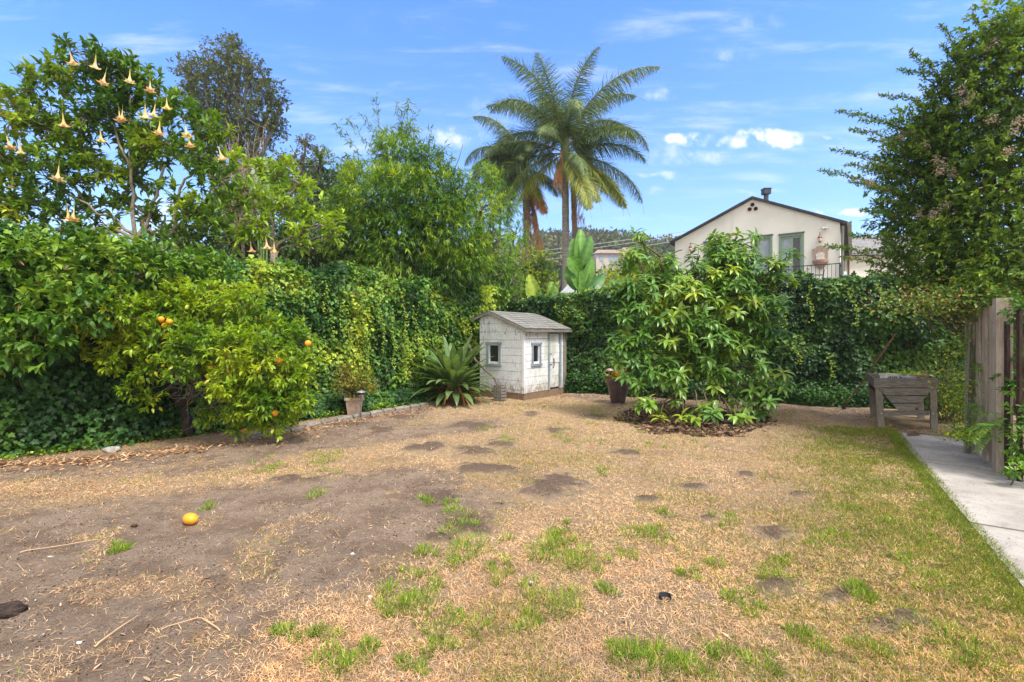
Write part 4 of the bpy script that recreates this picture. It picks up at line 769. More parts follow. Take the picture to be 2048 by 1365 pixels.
# strap leaved clump beside the playhouse
def strap(mb, p0, az, el, L, W, bend, col, n=8, cup=.25):
    """one long strap leaf arching over"""
    d = np.array([math.cos(az) * math.cos(el), math.sin(az) * math.cos(el), math.sin(el)]); p = np.array(p0, float); side = np.array([-math.sin(az), math.cos(az), 0.]); v = []; c = []
    for i in range(n + 1):
        tt = i / n; wd = W * min(1, (.45 + tt * 2.2)) * (1 - max(0, (tt - .45) / .55) ** 1.9); nn = np.cross(side, d)
        if nn[2] < 0: nn = -nn
        v += [p - side * wd / 2 + nn * cup * wd * .5, p, p + side * wd / 2 + nn * cup * wd * .5]; c += [np.array(col) * .95, np.array(col) * 1.12, np.array(col) * 1.0]
        p = p + d * L / n; e2 = math.atan2(d[2], math.hypot(d[0], d[1])) - bend / n * (.4 + 1.2 * tt); d = np.array([math.cos(az) * math.cos(e2), math.sin(az) * math.cos(e2), math.sin(e2)])
    f = [[3 * i + a, 3 * i + a + 1, 3 * i + a + 4, 3 * i + a + 3] for i in range(n) for a in (0, 1)]; mb.add(v, [np.array(f)], np.array(c))
cc = G(908, 806); cc[1] -= .0
t = thing('strap_leaf_plant', 'large clump of broad arching strap leaves left of the white playhouse', 'plant', cc); fm = MB()
for i in range(92):
    q = i / 92; az = i * 2.399; el = 1.25 - q * 1.25 + rng.normal(0, .15); L = rng.uniform(.8, 1.12) * (1.05 - .2 * q)
    base = cc + np.array([math.cos(az) * .16, math.sin(az) * .16, .22 + .42 * (1 - q)])
    strap(fm, base, az, el, L, rng.uniform(.16, .21), rng.uniform(.7, 1.35) * (.5 + .7 * q), np.array((.075, .14, .07)) * rng.uniform(.7, 1.35), 9)
fm.build('foliage', M['glossleaf'], t, True)
dm = MB()
for i in range(46):
    az = rng.uniform(0, 6.28); strap(dm, cc + np.array([math.cos(az) * .12, math.sin(az) * .12, rng.uniform(.2, .5)]), az, rng.uniform(-.6, .1), rng.uniform(.4, .8), rng.uniform(.03, .07), 1.3, pick([(.30, .17, .09), (.4, .25, .13), (.16, .10, .06)], 1)[0], 6)
dm.build('dead_leaves', M['dullleaf'], t, True); wm = MB(); wm.tube([cc, cc + [0, 0, .35], cc + [0, 0, .7]], [.2, .17, .1], 12, (.16, .11, .07)); wm.build('stem', M['bark'], t)
cc = P(786, 808, 11.3); cc[2] = .05
t = thing('small_lily_plant', 'small bright green tuft of strap leaves on the ground ivy between planter and large clump', 'plant', cc); fm = MB()
for i in range(26):
    az = i * 2.399; strap(fm, cc, az, rng.uniform(.4, 1.35), rng.uniform(.3, .48), .04, rng.uniform(.2, .9), np.array((.07, .22, .03)) * rng.uniform(.8, 1.3), 6)
fm.build('foliage', M['leaf'], t, True)

# terracotta planter with a yellowing shrub, and a grey disc lamp
cc = P(708, 826, 9.75); cc[2] = .0
t = thing('terracotta_planter', 'square pale terracotta planter half buried in ivy with a yellowing shrub', 'planter', cc); m_ = MB(); ang = .35
ax = np.array([[math.cos(ang), math.sin(ang), 0], [-math.sin(ang), math.cos(ang), 0], [0, 0, 1]])
def frustum(mb, c, h, a0, a1, ax, col):
    v = [];
    for z, a in ((0, a0), (h, a1)):
        for sx, sy in ((-1, -1), (1, -1), (1, 1), (-1, 1)): v.append(np.array(c) + ax[0] * sx * a / 2 + ax[1] * sy * a / 2 + np.array([0, 0, z]))
    mb.add(v, [np.array([[0, 1, 5, 4], [1, 2, 6, 5], [2, 3, 7, 6], [3, 0, 4, 7], [3, 2, 1, 0], [4, 5, 6, 7]])], col)
frustum(m_, cc, .30, .25, .33, ax, (.50, .36, .28)); m_.build('pot_body', M['clay'], t); m_ = MB(); frustum(m_, cc + [0, 0, .30], .05, .37, .38, ax, (.55, .41, .33)); m_.build('rim', M['clay'], t)
fm, wm = MB(), MB(); q, d, k_, _, _ = blob_samples([(700, 770, 9.55, 28), (725, 755, 9.55, 25), (690, 745, 9.6, 26), (740, 772, 9.5, 18), (675, 775, 9.5, 18)], 420, .5)
clusters(fm, q, d, 6, .04, .7, SMALL, clumpcol(q, [(.07, .11, .025), (.13, .17, .03), (.22, .22, .05), (.11, .10, .04)], 3, 440), 1, .1, .03)
for i in range(0, 420, 4): bough(wm, cc + [0, 0, .33], q[i], .006, .002, .02, (.2, .15, .1), 5, .06, 3)
fm.build('shrub_leaves', M['leaf'], t); wm.build('shrub_stems', M['bark'], t)
cc = P(722, 800, 9.35); t = thing('garden_lamp', 'grey domed path lamp standing in front of the terracotta planter', 'lamp', (cc[0], cc[1], 0)); m_ = MB(); z = P(722, 785, 9.35)[2]
m_.lathe([(.0, z + .035), (.05, z + .03), (.085, z + .008), (.088, z - .004), (.03, z - .008), (.0, z - .008)], 24, (cc[0], cc[1], 0), (.28, .27, .30)); m_.build('cap', M['metal'], t, True)
m_ = MB(); m_.tube([(cc[0], cc[1], 0), (cc[0], cc[1], z)], .012, 8, (.2, .19, .2)); m_.build('post', M['metal'], t)

# tall dark glazed pot behind the avocado
cc = G(1236, 806); t = thing('glazed_pot', 'tall dark brown glazed pot holding a small plant left of the avocado tree', 'pot', cc); m_ = MB()
prof = [(0, 0), (.155, 0), (.165, .02), (.19, .15), (.23, .32), (.265, .46), (.29, .525), (.305, .55), (.30, .57), (.27, .565), (.255, .52), (.24, .47), (0, .47)]
m_.lathe(prof, 32, cc, (.075, .05, .05)); m_.build('pot_body', plain('dark_glaze', .3, .5, 5, .25), t, True)
fm = MB(); q = cc + np.array([0, 0, .62]) + rng.normal(0, 1, (160, 3)) * [.12, .1, .08]; clusters(fm, q, runit(160) + [0, 0, .6], 4, .09, .35, LEAF, pick([(.10, .2, .03), (.25, .26, .05), (.3, .16, .07), (.4, .35, .1)], 160), .8, .1, .05); fm.build('plant_leaves', M['leaf'], t)
cc = G(1236, 806) + [-.20, -.04, 0]; t = thing('garden_lamp', 'weathered mushroom shaped lamp standing in the tall dark pot', 'lamp', (cc[0], cc[1], .47)); m_ = MB(); z = P(1212, 742, 11.3)[2]
m_.lathe([(0, z + .06), (.05, z + .05), (.095, z + .015), (.10, z - .01), (.04, z - .015), (0, z - .015)], 24, (cc[0], cc[1], 0), (.36, .27, .22)); m_.build('cap', M['metal'], t, True); m_ = MB(); m_.tube([(cc[0], cc[1], .46), (cc[0], cc[1], z)], .014, 8, (.2, .16, .14)); m_.build('post', M['metal'], t)

# ------------------------------------------------------------------ the playhouse
SA = np.array([.28, 11.8, 0.]); su = np.array([-.79, .61, 0.]); su /= np.linalg.norm(su); sv = np.array([.61, .79, 0.]); 
t = thing('playhouse', 'small peeling white wooden playhouse with a shingle roof in the hedge corner', 'playhouse', SA)
WU, WV = 1.40, 1.88; ZB = .16; APS, APZ, EV, LEZ = 1.02, 2.19, 1.80, 2.03
def boards(u, n, o, poly, zs, hole, mb, gap=.007, thick=.022, off=0.):
    """siding on the wall plane o + u*s, outward n, outline poly [(s,z)], hole (s0,s1,z0,z1) list"""
    def clip(pl_, z0, z1):
        for (sgn, zz) in ((1, z0), (-1, z1)):
            o_ = []
            for i in range(len(pl_)):
                a, b = pl_[i], pl_[(i + 1) % len(pl_)]; ia = sgn * (a[1] - zz) >= 0; ib = sgn * (b[1] - zz) >= 0
                if ia: o_.append(a)
                if ia != ib: f = (zz - a[1]) / (b[1] - a[1]); o_.append((a[0] + f * (b[0] - a[0]), zz))
            pl_ = o_
            if len(pl_) < 3: return None
        return pl_
    def clips(pl_, s0, s1):
        q = clip([(z, s) for s, z in pl_], s0, s1); return None if q is None else [(s, z) for z, s in q]
    for i in range(len(zs) - 1):
        z0, z1 = zs[i] + gap / 2, zs[i + 1] - gap / 2; cutz = sorted({z0, z1} | {z for h in hole for z in h[2:4] if z0 < z < z1}); tone = rng.uniform(.9, 1.05); jit = rng.uniform(-.003, .003)
        for j in range(len(cutz) - 1):
            band = clip(poly, cutz[j], cutz[j + 1])
            if band is None: continue
            zm = (cutz[j] + cutz[j + 1]) / 2; hs_ = [h for h in hole if h[2] < zm < h[3]]; parts = [band]
            if hs_: h = hs_[0]; parts = [clips(band, -9, h[0]), clips(band, h[1], 99)]
            for pc in parts:
                if pc: mb.prism([o + u * s + np.array([0, 0, z]) + n * (off + jit) for s, z in pc], n * thick, (tone,) * 3)
nu = -sv; nv = -su            # outward normals of the gable face (along su) and the door face (along sv)
W1 = (.75, 1.10, .86, 1.36); W2 = (.37, .66, .87, 1.35); DR = (1.13, 1.60, ZB, 1.64)
def rt(s): return APZ - (APS - s) * (APZ - EV) / APS if s < APS else APZ - (s - APS) * (APZ - LEZ) / (WU + .1 - APS)
m_ = MB(); zs = [ZB, .24, .47, .69, .90, 1.09, 1.27, 1.47, 1.67, 1.88, 2.08, 2.3]
boards(su, nu, SA, [(0, ZB), (WU, ZB), (WU, rt(WU) - .03), (APS, APZ - .03), (0, EV - .03)], zs, [W1], m_); m_.build('gable_wall', M['paint'], t)
m_ = MB(); zs2 = [ZB, .34, .55, .76, .95, 1.12, 1.30, 1.50, 1.78]
boards(sv, nv, SA, [(0, ZB), (WV, ZB), (WV, EV - .05), (0, EV - .05)], zs2, [W2, DR], m_)
m_.box(SA + nu * .011 + nv * .011 + [0, 0, (ZB + EV - .06) / 2], (.06, .06, EV - ZB - .06), [su, sv, [0, 0, 1]], (.9,) * 3); m_.build('front_wall', M['paint'], t)
m_ = MB(); o2 = SA + su * WU                                       # unseen rear walls close the box
m_.prism([o2 + [0, 0, ZB], o2 + sv * WV + [0, 0, ZB], o2 + sv * WV + [0, 0, 1.95], o2 + [0, 0, 1.95]], su * -.02, (.3,) * 3)
o3 = SA + sv * WV; m_.prism([o3 + [0, 0, ZB], o3 + su * WU + [0, 0, ZB], o3 + su * WU + [0, 0, 1.97], o3 + su * APS + [0, 0, APZ - .05], o3 + [0, 0, EV - .08]], sv * -.02, (.3,) * 3)
m_.build('rear_wall', M['greywood_z'], t)
m_ = MB(); 
for a, b in ((SA, SA + su * WU), (SA, SA + sv * WV)):
    e = nrm(b - a); nn = nu if e[0] < 0 else nv; m_.prism([a + nn * .012 + [0, 0, -.05], b + nn * .012 + [0, 0, -.05], b + nn * .012 + [0, 0, ZB - .004], a + nn * .012 + [0, 0, ZB - .004]], -nn * .08, (.22, .15, .10))
m_.build('foundation', M['clay'], t)
def framed(u, n, o, W, name='window'):
    s0, s1, z0, z1 = W; fw = .055; f = MB(); A_ = [u, n, [0, 0, 1]]
    def bx(mb, sa, sb, za, zb, n0, n1, c): mb.box(o + u * (sa + sb) / 2 + n * (n0 + n1) / 2 + np.array([0, 0, (za + zb) / 2]), (sb - sa, n1 - n0, zb - za), A_, c)
    bx(f, s0 - fw, s0, z0, z1, .0, .045, (1,) * 3); bx(f, s1, s1 + fw, z0, z1, .0, .045, (1,) * 3); bx(f, s0 - fw - .03, s1 + fw + .03, z1, z1 + fw, .0, .052, (1,) * 3); bx(f, s0 - fw - .03, s1 + fw + .03, z0 - fw, z0, .0, .06, (1,) * 3)
    fr = f.build(name, M['trim'], t); sub(fr); s_ = MB(); iw = .03
    bx(s_, s0, s0 + iw, z0, z1, -.03, .02, (.9,) * 3); bx(s_, s1 - iw, s1, z0, z1, -.03, .02, (.9,) * 3); bx(s_, s0 + iw, s1 - iw, z1 - iw, z1, -.03, .02, (.9,) * 3); bx(s_, s0 + iw, s1 - iw, z0, z0 + iw * 1.8, -.03, .02, (.9,) * 3)
    s_.build('sash', M['paint'], fr); p_ = MB(); bx(p_, s0 + iw - .004, s1 - iw + .004, z0 + iw, z1 - iw + .004, -.02, -.012, (1,) * 3); p_.build('pane', M['glass'], fr)
framed(su, nu, SA, W1); framed(sv, nv, SA, W2)
s0, s1, z0, z1 = DR; A_ = [sv, nv, [0, 0, 1]]
def bxv(mb, sa, sb, za, zb, n0, n1, c=(1,) * 3, u=sv, n=nv): mb.box(SA + u * (sa + sb) / 2 + n * (n0 + n1) / 2 + np.array([0, 0, (za + zb) / 2]), (sb - sa, n1 - n0, zb - za), [u, n, [0, 0, 1]], c)
m_ = MB(); bxv(m_, s0 - .085, s0, ZB, z1, .0, .04); bxv(m_, s1, s1 + .09, ZB, z1, .0, .04); bxv(m_, s0 - .11, s1 + .08, z1, z1 + .075, .0, .046); m_.build('door_frame', M['trim'], t)
d_ = MB(); 
for i, (za, zb) in enumerate([(z0 + .05, .50), (.506, .82), (.826, 1.13), (1.136, z1 - .012)]): bxv(d_, s0 + .02, s1 - .012, za, zb, -.012, .008 + .002 * (i % 2), (rng.uniform(.92, 1.02),) * 3)
dr = d_.build('door', M['paint'], t); sub(dr); h = MB()
for zz in (.80, 1.08): bxv(h, s0 + .0, s0 + .10, zz, zz + .022, .008, .022, (.05, .04, .035))
h.tube([SA + sv * (s0 + .17) + nv * .02 + [0, 0, .72], SA + sv * (s0 + .17) + nv * .05 + [0, 0, .76], SA + sv * (s0 + .17) + nv * .05 + [0, 0, .95], SA + sv * (s0 + .20) + nv * .02 + [0, 0, .98]], .011, 6, (.06, .04, .03)); h.build('handle', M['metal'], dr)
# corner board and rafter tails, roof
m_ = MB(); bxv(m_, WV - .09, WV, ZB, EV - .08, .022, .034, (.8,) * 3); bxv(m_, WV + .005, WV + .13, .0, EV - .06, -.06, .0, (.5,) * 3); m_.build('corner_board', M['greywood_z'], t)
rf = MB(); sl0 = np.array([-.14, EV - .14 * (APZ - EV) / APS + .02]); OH = .12; V0, V1 = -OH, WV + .14
def rp(s, z, v_): return SA + su * s + sv * v_ + np.array([0, 0, z])
def slope(mb, sa, za, sb, zb, nrow, dirn):
    dz = zb - za; ds = sb - sa; ln = math.hypot(ds, dz); nn = np.array([-dz, ds]) / ln
    if nn[1] < 0: nn = -nn
    n3 = su * nn[0] + np.array([0, 0, nn[1]])
    mb.prism([rp(sa, za, V0), rp(sa, za, V1), rp(sb, zb, V1), rp(sb, zb, V0)], n3 * .018, (.27, .25, .22))
    for r in range(nrow):
        f0_, f1_ = r / nrow, min(1, (r + 1.35) / nrow); v_ = V0 - .01
        while v_ < V1:
            wv = rng.uniform(.08, .17); vb = min(v_ + wv, V1 + .012); j = rng.uniform(-.012, .012)
            a0 = (sa + ds * (f0_ + j)), (za + dz * (f0_ + j)); a1 = (sa + ds * f1_), (za + dz * f1_)
            l0, l1 = .019 + .012 + rng.uniform(0, .004), .019 + rng.uniform(0, .002); tone = np.array((.25, .245, .235)) * rng.uniform(.7, 1.25)
            q = [rp(a0[0], a0[1], v_ + .003) + n3 * l0, rp(a0[0], a0[1], vb - .003) + n3 * l0, rp(a1[0], a1[1], vb - .003) + n3 * l1, rp(a1[0], a1[1], v_ + .003) + n3 * l1]
            mb.prism(q, n3 * .008, tone); v_ = vb
slope(rf, -.15, EV - .15 * (APZ - EV) / APS - .015, APS, APZ, 8, 1); slope(rf, WU + .16, rt(WU + .16), APS, APZ, 4, -1)
rf.build('roof', M['shingle'], t)
m_ = MB()
for (sa, za, sb, zb) in ((-.16, EV - .15 * (APZ - EV) / APS - .02, APS, APZ - .004), (WU + .17, rt(WU + .16) - .004, APS, APZ - .004)):
    m_.prism([rp(sa, za, V0 - .005), rp(sb, zb, V0 - .005), rp(sb, zb - .06, V0 - .005), rp(sa, za - .05, V0 - .005)], -sv * .022, (.5, .47, .42))
ez = EV - .15 * (APZ - EV) / APS - .02; m_.prism([rp(-.155, ez, V0), rp(-.155, ez, V1), rp(-.155, ez - .05, V1), rp(-.155, ez - .05, V0)], -su * .02, (.40, .35, .28)); m_.build('fascia', M['greywood_x'], t)
for v_ in (.18, .60, 1.02, 1.44, 1.86): m_ = MB(); m_.box(rp(-.07, EV - .10, v_), (.16, .045, .06), [su, sv, [0, 0, 1]], (.8,) * 3); m_.build('rafter_tail', M['paint'], t)

# little wooden crate leaning by the playhouse
cc = P(1000, 803, 11.72); cc[2] = 0; t = thing('wooden_crate', 'small grey slatted crate standing against the playhouse gable wall', 'crate', cc)
m_ = MB(); e = su; A_ = [e, nu, [0, 0, 1]]
for sx in (-.1, .1):
    for sy in (-.08, .08): m_.box(cc + e * sx + nu * sy + [0, 0, .19], (.03, .03, .38), A_)
m_.build('posts', M['greywood_z'], t); m_ = MB()
for i in range(5):
    m_.box(cc + nu * .10 + [0, 0, .05 + i * .075], (.23, .012, .05), A_); m_.box(cc - nu * .10 + [0, 0, .05 + i * .075], (.23, .012, .05), A_)
    for sx in (-.12, .12): m_.box(cc + e * sx + [0, 0, .05 + i * .075], (.012, .17, .05), A_)
m_.build('slats', M['greywood_x'], t)
# dead woody stem hanging between clump and playhouse
m_ = MB(); m_.tube([P(938, 690, 12.2), P(950, 720, 12.0), P(972, 742, 11.85), P(990, 758, 11.8), P(994, 772, 11.78), P(992, 800, 11.78) * [1, 1, 0]], [.03, .03, .026, .026, .02, .02], 8, (.15, .12, .09)); tag(m_.build('dead_branch', M['bark'], None, True), 'crooked dead stem leaning against the playhouse below its left window', 'branch')

# ------------------------------------------------------------------ raised wooden planter
c0 = np.array([6.21, 8.27, 0.]); pd3 = np.array([pd_[0], pd_[1], 0.]); pd3 = -pd3 if pd3[1] < 0 else pd3; ex = np.array([1., 0, 0])
t = thing('raised_planter', 'weathered grey wooden trough planter on four legs at the end of the path', 'planter', c0); WX, DY, ZT = 1.05, 1.22, .86
A_ = [ex, pd3, [0, 0, 1]]
def Q(x, d, z): return c0 + ex * x + pd3 * d + np.array([0, 0, z])
for nm, x0, x1 in (('leg', .0, .0), ('leg', .93, .93)):
    for d in (0, DY):
        m_ = MB(); lean = .03 if x0 == 0 else -.0; xb = x0 + (.05 if x0 == 0 else .03)
        poly = [Q(xb, d, -.02), Q(xb + .12, d, -.02), Q(x0 + .125, d, .70), Q(x0 + .005, d, .70)]; m_.prism(poly, pd3 * .09, (1,) * 3); m_.build('leg', M['greywood_z'], t)
for (d, nm) in ((-.032, 'front_board'), (DY + .10, 'back_board')):
    m_ = MB()
    m_.prism([Q(-.02, d, ZT - .16), Q(WX + .02, d, ZT - .16), Q(WX + .02, d, ZT - .004), Q(-.02, d, ZT - .004)], pd3 * .035, (1,) * 3); m_.build(nm, M['greywood_x'], t)
m_ = MB()
rows = [(.705, .615, .09, .96), (.607, .50, .2, .86), (.492, .34, .34, .73)]; zt_, xa, xb = .695, .05, 1.0
def vx(z): f = (z - .30) / (.695 - .30); return (.40 + (.06 - .40) * f, .66 + (.99 - .66) * f)
for z1_, z0_ in ((.688, .570), (.556, .440), (.426, .30)):
    a1, b1 = vx(z1_); a0, b0 = vx(z0_); m_.prism([Q(a0, -.024, z0_), Q(b0, -.024, z0_), Q(b1, -.024, z1_), Q(a1, -.024, z1_)], pd3 * .022, (1,) * 3)
m_.build('end_panel', M['greywood_x'], t)
m_ = MB(); m_.prism([Q(.12, .02, .215), Q(.93, .02, .215), Q(.93, .02, .30), Q(.12, .02, .30)], pd3 * .04, (1,) * 3); m_.build('crossbar', M['greywood_x'], t)
gy = woodmat('weathered_wood_depthwise', (.20, .175, .15), (.09, .078, .068), (.02, .019, .018), (10, 3, 14))
for x in (-.02, WX - .015):
    m_ = MB(); m_.prism([Q(x, .006, ZT - .16), Q(x, DY + .095, ZT - .16), Q(x, DY + .095, ZT), Q(x, .006, ZT)], ex * .035, (1,) * 3); m_.build('side_board', gy, t)
for sx in (0, 1):
    m_ = MB(); xt, xm = (.03, .40) if sx == 0 else (WX - .03, .66)
    m_.prism([Q(xt, .02, .69), Q(xm, .02, .31), Q(xm, DY + .05, .31), Q(xt, DY + .05, .69)], np.array([.0, 0, .02]), (1,) * 3); m_.build('trough_side', gy, t)
m_ = MB(); m_.prism([Q(.40, .02, .32), Q(.66, .02, .32), Q(.66, DY, .32), Q(.40, DY, .32)], (0, 0, .02), (.1,) * 3); m_.prism([Q(.02, .01, .60), Q(WX - .02, .01, .60), Q(WX - .02, DY + .08, .60), Q(.02, DY + .08, .60)], (0, 0, .13), (.055, .04, .03)); m_.build('soil', M['soil'], t)
for x, z in ((.11, .255), (.99, .255)):
    m_ = MB(); c_ = Q(x, -.004, z); th = np.arange(12) * 2 * np.pi / 12; m_.prism([c_ + ex * .015 * math.cos(a) + np.array([0, 0, .015 * math.sin(a)]) for a in th[::-1]], -pd3 * .014, (.5, .48, .45)); m_.build('bolt', M['metal'], t)
# things lying in the trough
m_ = MB(); b0 = Q(.17, .10, .735); m_.box(b0 + [.13, .05, .075], (.24, .12, .17), None, (.66, .65, .62)); m_.box(b0 + [.13, .055, .17], (.25, .15, .03), None, (.62, .58, .50))
tag(m_.build('paper_sack', plain('creased_paper', .8, .2, 14, .25, .6)), 'crumpled white sack with dark blue print lying in the raised planter', 'sack')
m_ = MB()
for i in range(5): m_.box(b0 + [.06 + i * .035, -.012, .115 + (i % 2) * .008], (.02, .003, .045), None, (.05, .09, .18))
o = m_.build('printed_mark', M['plain']); o.parent = [x for x in bpy.data.objects if x.name == 'paper_sack'][0]
m_ = MB(); m_.box(Q(.55, .14, .84), (.24, .16, .07), [nrm(np.array([1, .1, .05])), [-.1, 1, 0], [0, 0, 1]], (.30, .36, .43)); tag(m_.build('folded_tarp', plain('blue_grey_cloth', .8, .2, 9, .3, .5)), 'flat blue grey folded cloth beside the white sack in the raised planter', 'cloth')
m_ = MB(); m_.box(Q(.80, .24, .885), (.32, .05, .03), [nrm(np.array([1, .02, .0])), [0, 1, 0], [0, 0, 1]], (.42, .20, .12)); tag(m_.build('wood_stick', M['clay']), 'reddish brown stick lying across the right side of the raised planter', 'stick')
fm = MB(); q = Q(.66, .75, .85) + rng.normal(0, 1, (230, 3)) * [.20, .2, .035]; fm.leaves(q, runit(230) + [0, 0, .3], np.array([0, 0, 1.]) + runit(230) * .4, .06, .055, IVY, pick([(.12, .25, .03), (.25, .34, .04), (.06, .15, .02)], 230))
tag(fm.build('trailing_ivy', M['leaf']), 'bright ivy sprig growing over the back of the raised planter', 'ivy')
# rusty pole
a = G(1688, 818); b = P(1791, 668, 9.0); t = thing('rusty_pole', 'thin reddish brown pole leaning over the left corner of the raised planter', 'pole', a)
m_ = MB(); m_.tube([a + [0, 0, .03], a * .5 + b * .5 + [.006, 0, 0], b], .0125, 8, (.26, .115, .085)); m_.build('shaft', M['redpole'], t, True)
m_ = MB(); m_.tube([a + [0, 0, -.01], a + [.0, 0, .04], a + (b - a) * .03], [.045, .04, .018], 10, (.02, .018, .018)); m_.build('foot', M['plain'], t)
# rosemary
cc = G(1900, 856); cc[1] += .5; cc[0] += .5; t = thing('rosemary_bush', 'upright feathery rosemary bush between the raised planter and the fence', 'shrub', cc); fm, wm = MB(), MB()
for i in range(150):
    a0 = rng.uniform(0, 6.28); r = rng.random() ** .5; tip = cc + np.array([math.cos(a0) * .62 * r, math.sin(a0) * .45 * r, rng.uniform(.55, 1.45) * (1.05 - .3 * r)]); b_ = cc + np.array([math.cos(a0) * .2 * r, math.sin(a0) * .2 * r, .02])
    q = bough(wm, b_, tip, .006, .002, .06, (.22, .17, .11), 8, .03, 3); n = 60; s = rng.uniform(.25, 1, n) * 7; i0 = np.minimum(s.astype(int), 6); f = (s - i0)[:, None]; p = q[i0] * (1 - f) + q[i0 + 1] * f; dd = nrm(q[i0 + 1] - q[i0])
    fm.leaves(p, dd * .7 + runit(n) * .7, runit(n), rng.uniform(.025, .045, n), .006, BAMB, pick([(.07, .17, .05), (.12, .24, .05), (.18, .28, .06)], n, .2))
fm.build('foliage', M['dullleaf'], t); wm.build('stems', M['bark'], t)

# ------------------------------------------------------------------ fence at the right
fA = G(1998, 948); fd = pd3
t = thing('wooden_fence', 'weathered upright board fence with a thick post along the right of the path', 'fence', fA); HF = 2.02
side = np.array([-pn_[0], -pn_[1], 0.])
m_ = MB(); pc = fA + side * .03; m_.box(pc + [0, 0, HF / 2], (.14, .14, HF), [fd, side, [0, 0, 1]]); m_.build('post', M['fencewood'], t)
s_ = .11; k = 0
for i in range(11):
    wd_ = [.10, .09, .11, .14, .14, .14, .13, .14, .14, .14, .14][i]; m_ = MB(); off = .02 + (.026 if i % 2 else 0) ; tl = rng.uniform(-.012, .012)
    bl = fA + fd * (s_ + wd_ / 2) + side * off; m_.box(bl + [0, 0, (HF - .06 + rng.uniform(-.05, .03)) / 2], (wd_ + .012, .022, HF - .06), [fd + np.array([0, 0, tl]), side, [0, 0, 1]]); m_.build('board', M['fencewood'], t); s_ += wd_ + .004
m_ = MB()
for zz in (.45, 1.6): m_.box(fA + fd * .9 + side * .09 + [0, 0, zz], (1.7, .05, .09), [fd, side, [0, 0, 1]])
m_.build('rail', M['greywood_x'], t)
a = G(1930, 910) + np.array([0.03, .0, 0]); b = P(1946, 628, 6.55); t = thing('loose_board', 'narrow grey board leaning upright at the far end of the fence', 'board', a); m_ = MB(); e = nrm(b - a); xx = nrm(np.cross(e, [0, 1., 0]))
m_.box((a + b) / 2, (.075, .03, np.linalg.norm(b - a)), [xx, np.cross(e, xx), e]); m_.build('board', M['greywood_z'], t)
for q_, lb in (((2026, 962, 1.75), 'dark reddish post among the leaves just right of the thick fence post'), ((2052, 975, 1.9), 'dark reddish post at the right edge of the photo')):
    c_ = G(q_[0], q_[1]); m_ = MB(); m_.box(c_ + [.10, .16, q_[2] / 2], (.035, .035, q_[2]), None, (.05, .03, .025)); tag(m_.build('garden_post', M['bark']), lb, 'post')

# big flowering shrub behind the fence
cb = np.array([8.0, 7.6, 0.]); t = thing('flowering_shrub_tree', 'huge dark leafy shrub with pale lavender flower heads towering over the fence', 'tree', cb); fm, wm = MB(), MB()
RB = [(1985, 330, 7.3, 150), (2080, 210, 7, 190), (1880, 370, 7.8, 105), (1820, 330, 8, 65), (1900, 270, 7.8, 95), (1960, 190, 7.5, 90), (2040, 95, 7, 90), (1875, 480, 7.7, 95), (1960, 500, 7.1, 125), (2060, 560, 6.2, 120), (1815, 430, 8.2, 62), (2160, 420, 6.5, 240),
      (1900, 560, 7.2, 75), (1985, 590, 6.3, 62), (1850, 540, 7.8, 50), (1945, 588, 6.6, 50), (2070, 660, 5.7, 60), (1915, 590, 6.9, 40), (2180, 100, 7, 160), (1790, 500, 8.4, 30), (1770, 350, 8.3, 45), (1790, 430, 8.3, 52), (1835, 250, 8, 55), (1780, 530, 8.2, 36), (1850, 300, 7.8, 62), (1995, 612, 5.9, 36), (2035, 625, 5.5, 34), (1930, 120, 7.3, 55), (1990, 50, 7, 60), (1900, 440, 7.3, 70)]
RP = [(.04, .095, .028), (.055, .125, .03), (.08, .165, .035), (.115, .21, .04), (.165, .265, .05)]
C, d, k_, BC, BR = blob_samples(RB, 8000, .42); A_ = nrm(d + np.array([-.3, -.2, .25]) + runit(8000) * .4); clusters(fm, C, A_, 9, .07, .42, SMALL, clumpcol(C, RP, 1.5, 450, .2), .85, .15, .12)
C2, d2, _, _, _ = blob_samples(RB, 2600, .15); clusters(fm, C2, nrm(d2 + np.array([-.2, -.3, .1])), 8, .085, .42, LEAF, clumpcol(C2, RP[1:] + [(.13, .25, .04)], 2.2, 451, .2), .8, .25, .08)
for b in BC: bough(wm, cb + [0, 0, .3], b, .05, .015, .05, (.14, .10, .075), 9, .04, 6)
for i in range(0, 4600, 14): bough(wm, BC[k_[i]], C[i], .008, .003, .03, (.15, .11, .08), 5, .05, 3)
TIPS = [(1640, 342), (1675, 222), (1662, 300), (1700, 365), (1650, 492), (1685, 515), (1700, 470), (1740, 280), (1760, 190), (1795, 140), (1830, 200), (1880, 50), (1885, 90), (1945, 30), (1985, 40), (1850, 120), (1720, 240), (1690, 330), (1720, 420), (1735, 545), (1750, 400), (1780, 240), (1820, 100), (2020, 5), (1700, 260), (1745, 330), (1760, 470), (1800, 560), (1905, 110), (1770, 300), (1730, 375), (1815, 250), (1840, 170), (1860, 235), (1730, 500)]
for (px, py) in TIPS:
    tip = P(px, py, 7.6 if px < 1800 else 7.3); src = P(px + (150 if px < 1800 else 70), py + (50 if px < 1800 else 120), 7.8); q = bough(wm, src, tip, .012, .003, .06, (.16, .11, .08), 11, .02, 4)
    n = 330; s = rng.random(n) ** .9 * 10; i0 = np.minimum(s.astype(int), 9); f = (s - i0)[:, None]; p = q[i0] * (1 - f) + q[i0 + 1] * f; dd = nrm(q[i0 + 1] - q[i0]); p = p + runit(n) * (.16 * (1 - s / 11))[:, None] * rng.random((n, 1))
    fm.leaves(p, dd * .6 + runit(n) * .9 + [0, 0, .1], runit(n) + [0, 0, 1.2], rng.uniform(.035, .07, n), .024, SMALL, pick([(.045, .12, .025), (.07, .17, .03), (.10, .2, .035), (.16, .09, .05)], n, .2, [3, 3, 2, .8]))
